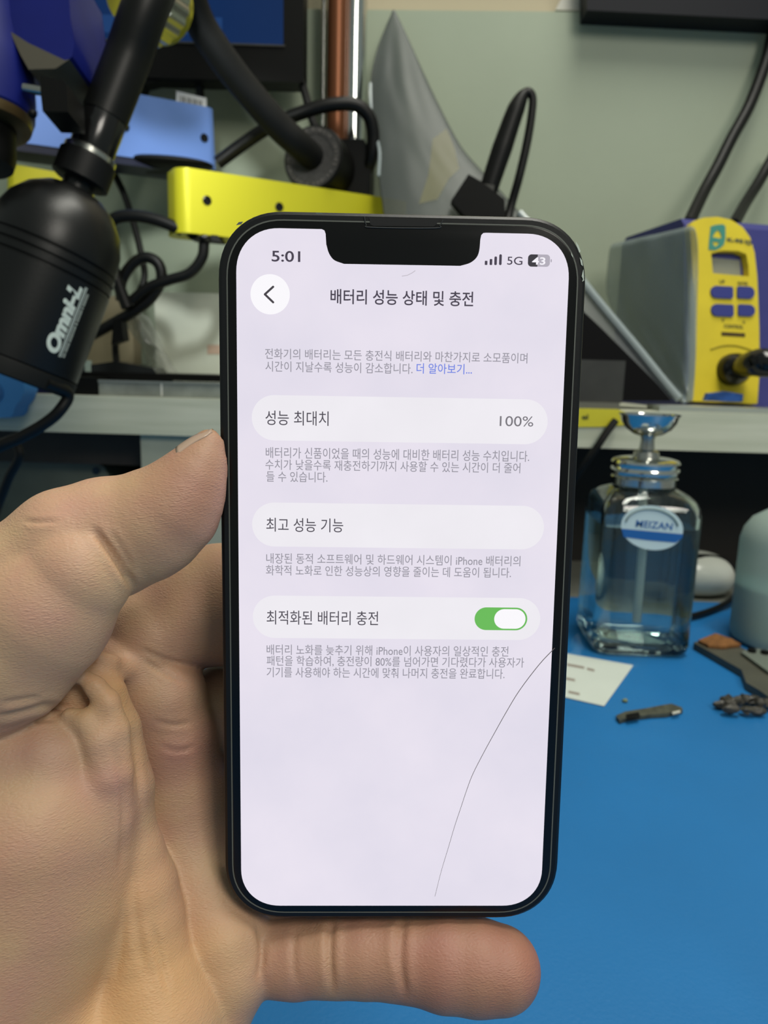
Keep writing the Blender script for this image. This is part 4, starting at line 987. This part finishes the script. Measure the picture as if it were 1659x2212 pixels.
mk('rim', lathe([(128 * pxm, s_(391)), (140 * pxm, s_(391)), (141 * pxm, s_(394)), (141 * pxm, s_(424)), (137 * pxm, s_(427)), (120 * pxm, s_(427)), (118 * pxm, s_(410))], L0, LAX, 72), mat('rim black', (14, 16, 15), 0.65, spec=0.25), lampt)
mk('neck', lathe([(33 * pxm, s_(8)), (33 * pxm, s_(-55))], L0, LAX, 40), satin, lampt)
kn = bmesh.new(); xk, yk, ak = frame_of(LAX); nseg = 64; rings = []
for i in range(15):
    h = -18 - 58 * i / 14; rr_ = 58 if 0 < i < 14 else 52
    rings.append([kn.verts.new(L0 + LAX * (-s_(1) * 0 + (-h) * pxm) + (rr_ + (1.6 if (i + k) % 2 and 0 < i < 14 else 0)) * pxm * (math.cos(2 * math.pi * k / nseg) * xk + math.sin(2 * math.pi * k / nseg) * yk)) for k in range(nseg)])
for p, q in zip(rings, rings[1:]):
    for k in range(nseg): kn.faces.new((p[k], p[(k + 1) % nseg], q[(k + 1) % nseg], q[k]))
kn.faces.new(rings[0]); kn.faces.new(rings[-1])
mk('collar', kn, mat('knurled black', (13, 13, 13), 0.5, spec=0.3), lampt, label='knurled black collar', ang=15)
mk('ring', lathe([(47 * pxm, s_(-75)), (55 * pxm, s_(-76)), (55 * pxm, s_(-86)), (50 * pxm, s_(-90))], L0, LAX, 48), steel, lampt, label='bright metal ring')
mk('arm_end', lathe([(46 * pxm, s_(-84)), (47 * pxm, s_(-88)), (47 * pxm, s_(-170)), (45 * pxm, s_(-174))], L0, LAX, 40), mat('arm gloss', (13, 13, 13), 0.2, spec=0.6), lampt)
top = L0 + LAX * 520 * pxm
mk('arm', tube([L0 + LAX * 170 * pxm, L0 + LAX * 300 * pxm, top, top + V((0.02, 0.10, 0.12)), V((top.x + .0, .80, top.z + .27)), V((top.x + .0, .954, top.z + .30))], 48.5 * pxm, 28), mat('arm black', (11, 12, 11), 0.42, spec=0.3), lampt)
# lettering wrapped round the cylinder
vdir = -CF; vdir = (vdir - LAX * LAX.dot(vdir)).normalized(); rdir = LAX.cross(vdir)
if rdir.dot(CR) < 0: rdir = -rdir
RL = 140.4 * pxm
def wrap(along, arc, rad=RL):
    """along: px from the neck base down the axis; arc: px round the surface, right positive"""
    a = arc * pxm / RL; return L0 + LAX * s_(along) + rad * (math.cos(a) * vdir + math.sin(a) * rdir)
def toscreen(p):
    q = p - CAM; d = q.dot(CF); return 829.5 + FPX * q.dot(CR) / d, 1106 - FPX * q.dot(CU) / d
def lamp_uv(px, py):
    best = None
    for i in range(200, 400, 2):
        for j in range(-60, 200, 2):
            x, y = toscreen(wrap(i, j)); e = (x - px) ** 2 + (y - py) ** 2
            if best is None or e < best[0]: best = (e, i, j)
    return best[1:]
b0, b1_ = lamp_uv(131, 766), lamp_uv(186, 608)
t0 = lamp_uv(107, 750)
arc_base = (b0[1] + b1_[1]) / 2; arc_top = arc_base - 30
lettm = mat('lettering white', (206, 216, 204), 0.5)
al0, al1 = lamp_uv(128, 768)[0], lamp_uv(186, 606)[0]
def letter(name, body, a0, a1, lo_, hi_, bold, shear=0.0):
    vdirn = math.cos(arc_base * pxm / RL) * vdir + math.sin(arc_base * pxm / RL) * rdir
    mkflat(name, text_bm(body, lambda u, v: wrap(a0 + (a1 - a0) * u, lo_ + (hi_ - lo_) * v, RL + 0.00008), bold, shear), lettm, lampt, vdirn)
letter('lettering', 'Omni-L', al0, al1, arc_base - 3, arc_base - 36, 0.055, 0.25)
for aa in (arc_base, arc_base + 4):
    bm = bmesh.new(); pr = None
    for i in range(13):
        u = al0 + 2 + (al1 - 6 - al0) * i / 12; v1, v2 = bm.verts.new(wrap(u, aa, RL + .00008)), bm.verts.new(wrap(u, aa + 2.0, RL + .00008))
        if pr: bm.faces.new((pr[0], pr[1], v2, v1))
        pr = (v1, v2)
    mkflat('underline', bm, lettm, lampt, vdir + rdir)
bm = bmesh.new(); u = al0; random.seed(3)
while abs(u - al1) > 6:
    ln = random.choice((3, 4, 4, 5)); v = [wrap(u, arc_base + 9, RL + .00008), wrap(u - ln, arc_base + 9, RL + .00008), wrap(u - ln, arc_base + 15, RL + .00008), wrap(u, arc_base + 15, RL + .00008)]
    bm.faces.new([bm.verts.new(p) for p in v]); u -= ln + random.choice((1, 1, 1, 3))
mkflat('small_lettering', bm, mat('lettering grey', (160, 166, 154), 0.5), lampt, vdir + rdir)
mk('power_cord', tube([wrap(410, 150, RL * .95), P(146, 850, .46), P(128, 888, .46), P(92, 918, .46), P(45, 944, .46), P(-10, 968, .46), P(-80, 1010, .47), P(-140, 1100, .48)], .0036, 12), cablem, lampt)
mk('loose_cable', tube([P(30, 950, .50), P(42, 985, .50), P(20, 1030, .505), P(0, 1080, .51), P(-40, 1180, .52), PZ(-120, 1290, .004)], .0030, 10), cablem, label='thin black cord falling from below the lamp cord at the left edge', cat='cable')

# ------------------------------------------------------------------ microscope, top left
mi = thing('microscope', PZ(-260, 1260, 0.0), 'dark blue stereo microscope with black thumb screw in the top left corner', 'microscope')
md_ = .44
hd = [(-160, -120), (135, -120), (148, -20), (152, 40), (160, 95), (156, 122), (140, 134), (100, 118), (60, 96), (20, 70), (-160, 60)]
mk('head', prism([P(x, y, md_ - .01) for x, y in hd], CF * .06, .006, segs=3), bluedeep, mi)
mk('underside', prism([P(x, y, md_ - .012) for x, y in ((20, 66), (60, 92), (140, 130), (150, 128), (120, 148), (62, 150), (45, 120))], CF * .05, .002), mat('underside brown', (78, 74, 62), 0.5), mi, label='grey brown underside')
bc0 = P(-52, 60, md_); bax = (P(-46, 260, md_) - bc0).normalized()
mpx = md_ / FPX
mk('barrel', lathe([(96 * mpx, -.02), (100 * mpx, 0), (112 * mpx, 70 * mpx), (115 * mpx, 150 * mpx), (112 * mpx, 188 * mpx), (108 * mpx, 192 * mpx)], bc0, bax, 56), bluedeep, mi)
mk('lens_ring', lathe([(108 * mpx, 190 * mpx), (109 * mpx, 196 * mpx), (104 * mpx, 212 * mpx), (92 * mpx, 218 * mpx), (76 * mpx, 219 * mpx)], bc0, bax, 56), mat('bronze ring', (92, 76, 48), 0.35, metal=0.6), mi, label='brownish lens ring')
mk('lens_tube', lathe([(74 * mpx, 210 * mpx), (72 * mpx, 280 * mpx), (66 * mpx, 300 * mpx), (0, 300 * mpx)], bc0, bax, 48), black, mi)
mk('screw_shaft', tube([P(52, 190, md_ - .01), P(92, 197, md_ - .01)], .0026, 14, 1, False), steel, mi)
mk('thumb_screw', prism([P(x, y, md_ - .022) for x, y in ((86, 163), (138, 174), (144, 182), (147, 242), (92, 240), (88, 205))], CF * .024, .0025, segs=3), black, mi, label='black thumb screw knob')
mk('set_screw', ellipsoid(P(70, 246, md_ - .02), .0024, .0024, .0024, sub=2), black, mi)
pcol = PZ(-260, 1260, 0.0); hh2 = P(-160, 20, md_ + .03)
mk('pillar', tube([(hh2.x - .03, hh2.y + .03, 0.0), (hh2.x - .03, hh2.y + .03, .62)], .014, 24, 1, False), chrome, mi)
mk('carrier', tube([hh2 + V((.02, 0, 0)), V((hh2.x - .03, hh2.y + .03, hh2.z))], .016, 20, 1, False), black, mi)
mk('base', slab(hh2.x - .09, hh2.x + .02, hh2.y - .03, hh2.y + .09, 0.0, .012, .003), black, mi)
yk = thing('focus_knob', P(235, 10, .60), 'yellow round cap with a ridged metal collar in the top left behind the lamp arm', 'cap')
kx = P(292, -22, .60); kax = (V((-.35, -1, .0))).normalized()
mk('cap', lathe([(.026, -.04), (.027, 0), (.0255, .004), (.012, .007), (0, .0075)], kx, kax, 48), mat('cap yellow', (150, 142, 30), 0.4), yk)
bm = bmesh.new(); ring_ = []
xq, yq, aq = frame_of(kax)
for h, r in ((-.03, .027), (-.028, .0305), (-.008, .0305), (-.006, .027)):
    ring_.append([bm.verts.new(kx + kax * h + (r + (.0013 if (k // 2) % 2 else 0)) * (math.cos(2 * math.pi * k / 80) * xq + math.sin(2 * math.pi * k / 80) * yq)) for k in range(80)])
for p, q in zip(ring_, ring_[1:]):
    for k in range(80): bm.faces.new((p[k], p[(k + 1) % 80], q[(k + 1) % 80], q[k]))
mk('collar', bm, steel, yk, label='ridged metal collar')
mk('arm', tube([kx - kax * .03, V((hh2.x - .03, hh2.y + .03, .60))], .012, 16, 1, False), black, yk)

# ------------------------------------------------------------------ things on the left of the shelf
def cord(pts, Y, r, label, m=cablem):
    Ys = Y if isinstance(Y, (list, tuple)) else [Y] * len(pts)
    return mk('cord', tube([PY(*q, y) for q, y in zip(pts, Ys)], r, 12), m, label=label, cat='cord', group='black cords below the yellow box')
cord([(392, 496), (335, 474), (285, 466), (245, 474), (233, 505), (240, 560), (258, 620), (275, 665)], .74, .0056, 'black cord curving left from the yellow box down to the tangle')
cord([(441, 515), (437, 555), (410, 590), (365, 605), (320, 622), (285, 650)], .745, .0050, 'black cord dropping from under the yellow box to the cord loop')
cord([(262, 650), (262, 610), (285, 572), (315, 556), (342, 570), (348, 605), (325, 645), (290, 672), (245, 698), (190, 728), (130, 750)], .75, .0052, 'black cord forming an open loop right of the lamp head')
cord([(245, 372), (268, 420), (288, 480), (303, 540), (312, 600), (290, 650), (268, 690), (250, 740), (252, 790)], [.83, .83, .82, .81, .80, .79, .78, .77, .76], .0034, 'thin black cord running straight down from the blue metal box')
mk('cord_plug', prism([PY(*q, .742) for q in ((240, 745), (268, 735), (262, 690), (245, 690))], (0, .014, 0), .002), black, label='small black plug hanging in the cord tangle right of the lamp', cat='plug')

wz = PY(330, 630, .83)
wbx = thing('white_box', PY(400, 850, .83), 'white carton box with a faint red mark left of the phone on the shelf', 'box')
mk('carton', box(V((PY(335, 700, .83).x, .83, SHT)), (.10, .0, 0), (0, .075, 0), (0, 0, PY(400, 632, .83).z - SHT), .002), mat('carton white', (196, 200, 186), 0.6, var=0.03), wbx)
mk('red_mark', prism([PY(*q, .8296) for q in ((448, 745), (478, 745), (478, 765), (448, 765))], (0, -.0003, 0)), mat('faded red', (186, 160, 142), 0.7), wbx, smooth=False)
bm = bmesh.new(); rr2 = []
for i in range(15):
    t = i / 14; row = []
    for k in range(12):
        s2 = k / 11
        px_ = (268 + 95 * t) + (345 - 268 - 30 * t) * s2 * (0.4 + .6 * t); py_ = 690 + 165 * t - 30 * s2 * (1 - t)
        p = PY(px_, py_, .80 - .03 * math.sin(math.pi * s2))
        p += V((mnoise.noise(p * 90), mnoise.noise(p * 90 + V((3, 3, 3))), mnoise.noise(p * 90 + V((9, 3, 1))))) * .007
        p.z = max(p.z, SHT + .001); row.append(bm.verts.new(p))
    rr2.append(row)
for r0, r1 in zip(rr2, rr2[1:]):
    for j in range(11): bm.faces.new((r0[j], r0[j + 1], r1[j + 1], r1[j]))
cr = mk('crumpled_wrap', bm, film('wrap film', (176, 178, 172), 0.20, 0.08, bump=0.9, bscale=90), label='crumpled clear plastic wrap against the white carton box', cat='plastic wrap', sub=2)
md = cr.modifiers.new('thick', 'SOLIDIFY'); md.thickness = .0002
mk('cardboard_piece', slab(PY(150, 700, .88).x, PY(290, 700, .88).x, .875, .90, SHT, PY(230, 640, .88).z, .001), mat('cardboard', (150, 138, 112), 0.8, var=0.06), label='beige cardboard piece standing behind the lamp and cords', cat='cardboard')
cc = thing('clear_case', PY(340, 862, .668), 'flat clear plastic case on the shelf edge left of the phone', 'case')
x0, x1 = PY(214, 850, .668).x, PY(500, 850, .668).x
mk('case_body', slab(x0, x1, .668, .73, SHT + .0002, SHT + .0125, .0015), mat('smoky clear plastic', (150, 156, 150), 0.15, trans=0.35, var=0.2, vscale=60), cc)
xd = PY(347, 840, .667).x
mk('divider', slab(xd, xd + .0012, .6672, .6685, SHT + .001, SHT + .0122), whitepl, cc)
mk('rail', slab(x0, x1, .6665, .669, SHT + .0118, SHT + .0136, .0004), mat('rail grey', (120, 126, 122), 0.3), cc)
tb = thing('tool_case', PY(260, 822, .70), 'black flat tool case lying on the clear plastic case', 'tool case')
zb = SHT + .0137
mk('case_body', slab(PY(172, 810, .695).x, PY(478, 815, .695).x, .695, .745, zb, zb + .006, .001), black, tb)
mk('lid', prism([PY(*q, .70) for q in ((176, 828), (178, 790), (250, 780), (330, 795), (352, 826))], (0, .03, 0), .002), glossblack, tb)
mk('latch', slab(PY(184, 800, .699).x, PY(196, 800, .699).x, .6985, .702, zb + .004, zb + .016, .0005), mat('latch pale', (150, 166, 156), 0.4), tb, label='pale latch')
mk('black_block', slab(PY(152, 840, .67).x, PY(213, 840, .67).x, .668, .70, SHT + .0002, PY(180, 815, .67).z, .002), black, label='black block on the shelf edge just right of the lamp cord', cat='block')
mk('navy_pouch', slab(PY(40, 840, .675).x, PY(132, 840, .675).x, .672, .72, SHT + .0002, PY(90, 806, .675).z, .003), mat('navy', (20, 20, 62), 0.4), label='dark navy pouch under the lamp rim on the shelf edge', cat='pouch')
bh = thing('blue_holder', PY(0, 900, .64), 'light blue plastic piece hanging on the shelf edge at the far left', 'holder')
mk('body', prism([PY(*q, .636) for q in ((-70, 780), (-20, 780), (18, 791), (42, 804), (51, 820), (52, 846), (44, 866), (32, 880), (30, 892), (22, 902), (-70, 905))], (0, .0235, 0), .004, segs=3), mat('light blue plastic', (62, 128, 184), 0.5), bh)
mk('eyelet', lathe([(.0085, 0), (.0085, .001), (.0, .0012)], PY(-14, 846, .6358), (0, -1, 0), 28), mat('eyelet blue', (44, 98, 150), 0.5), bh)
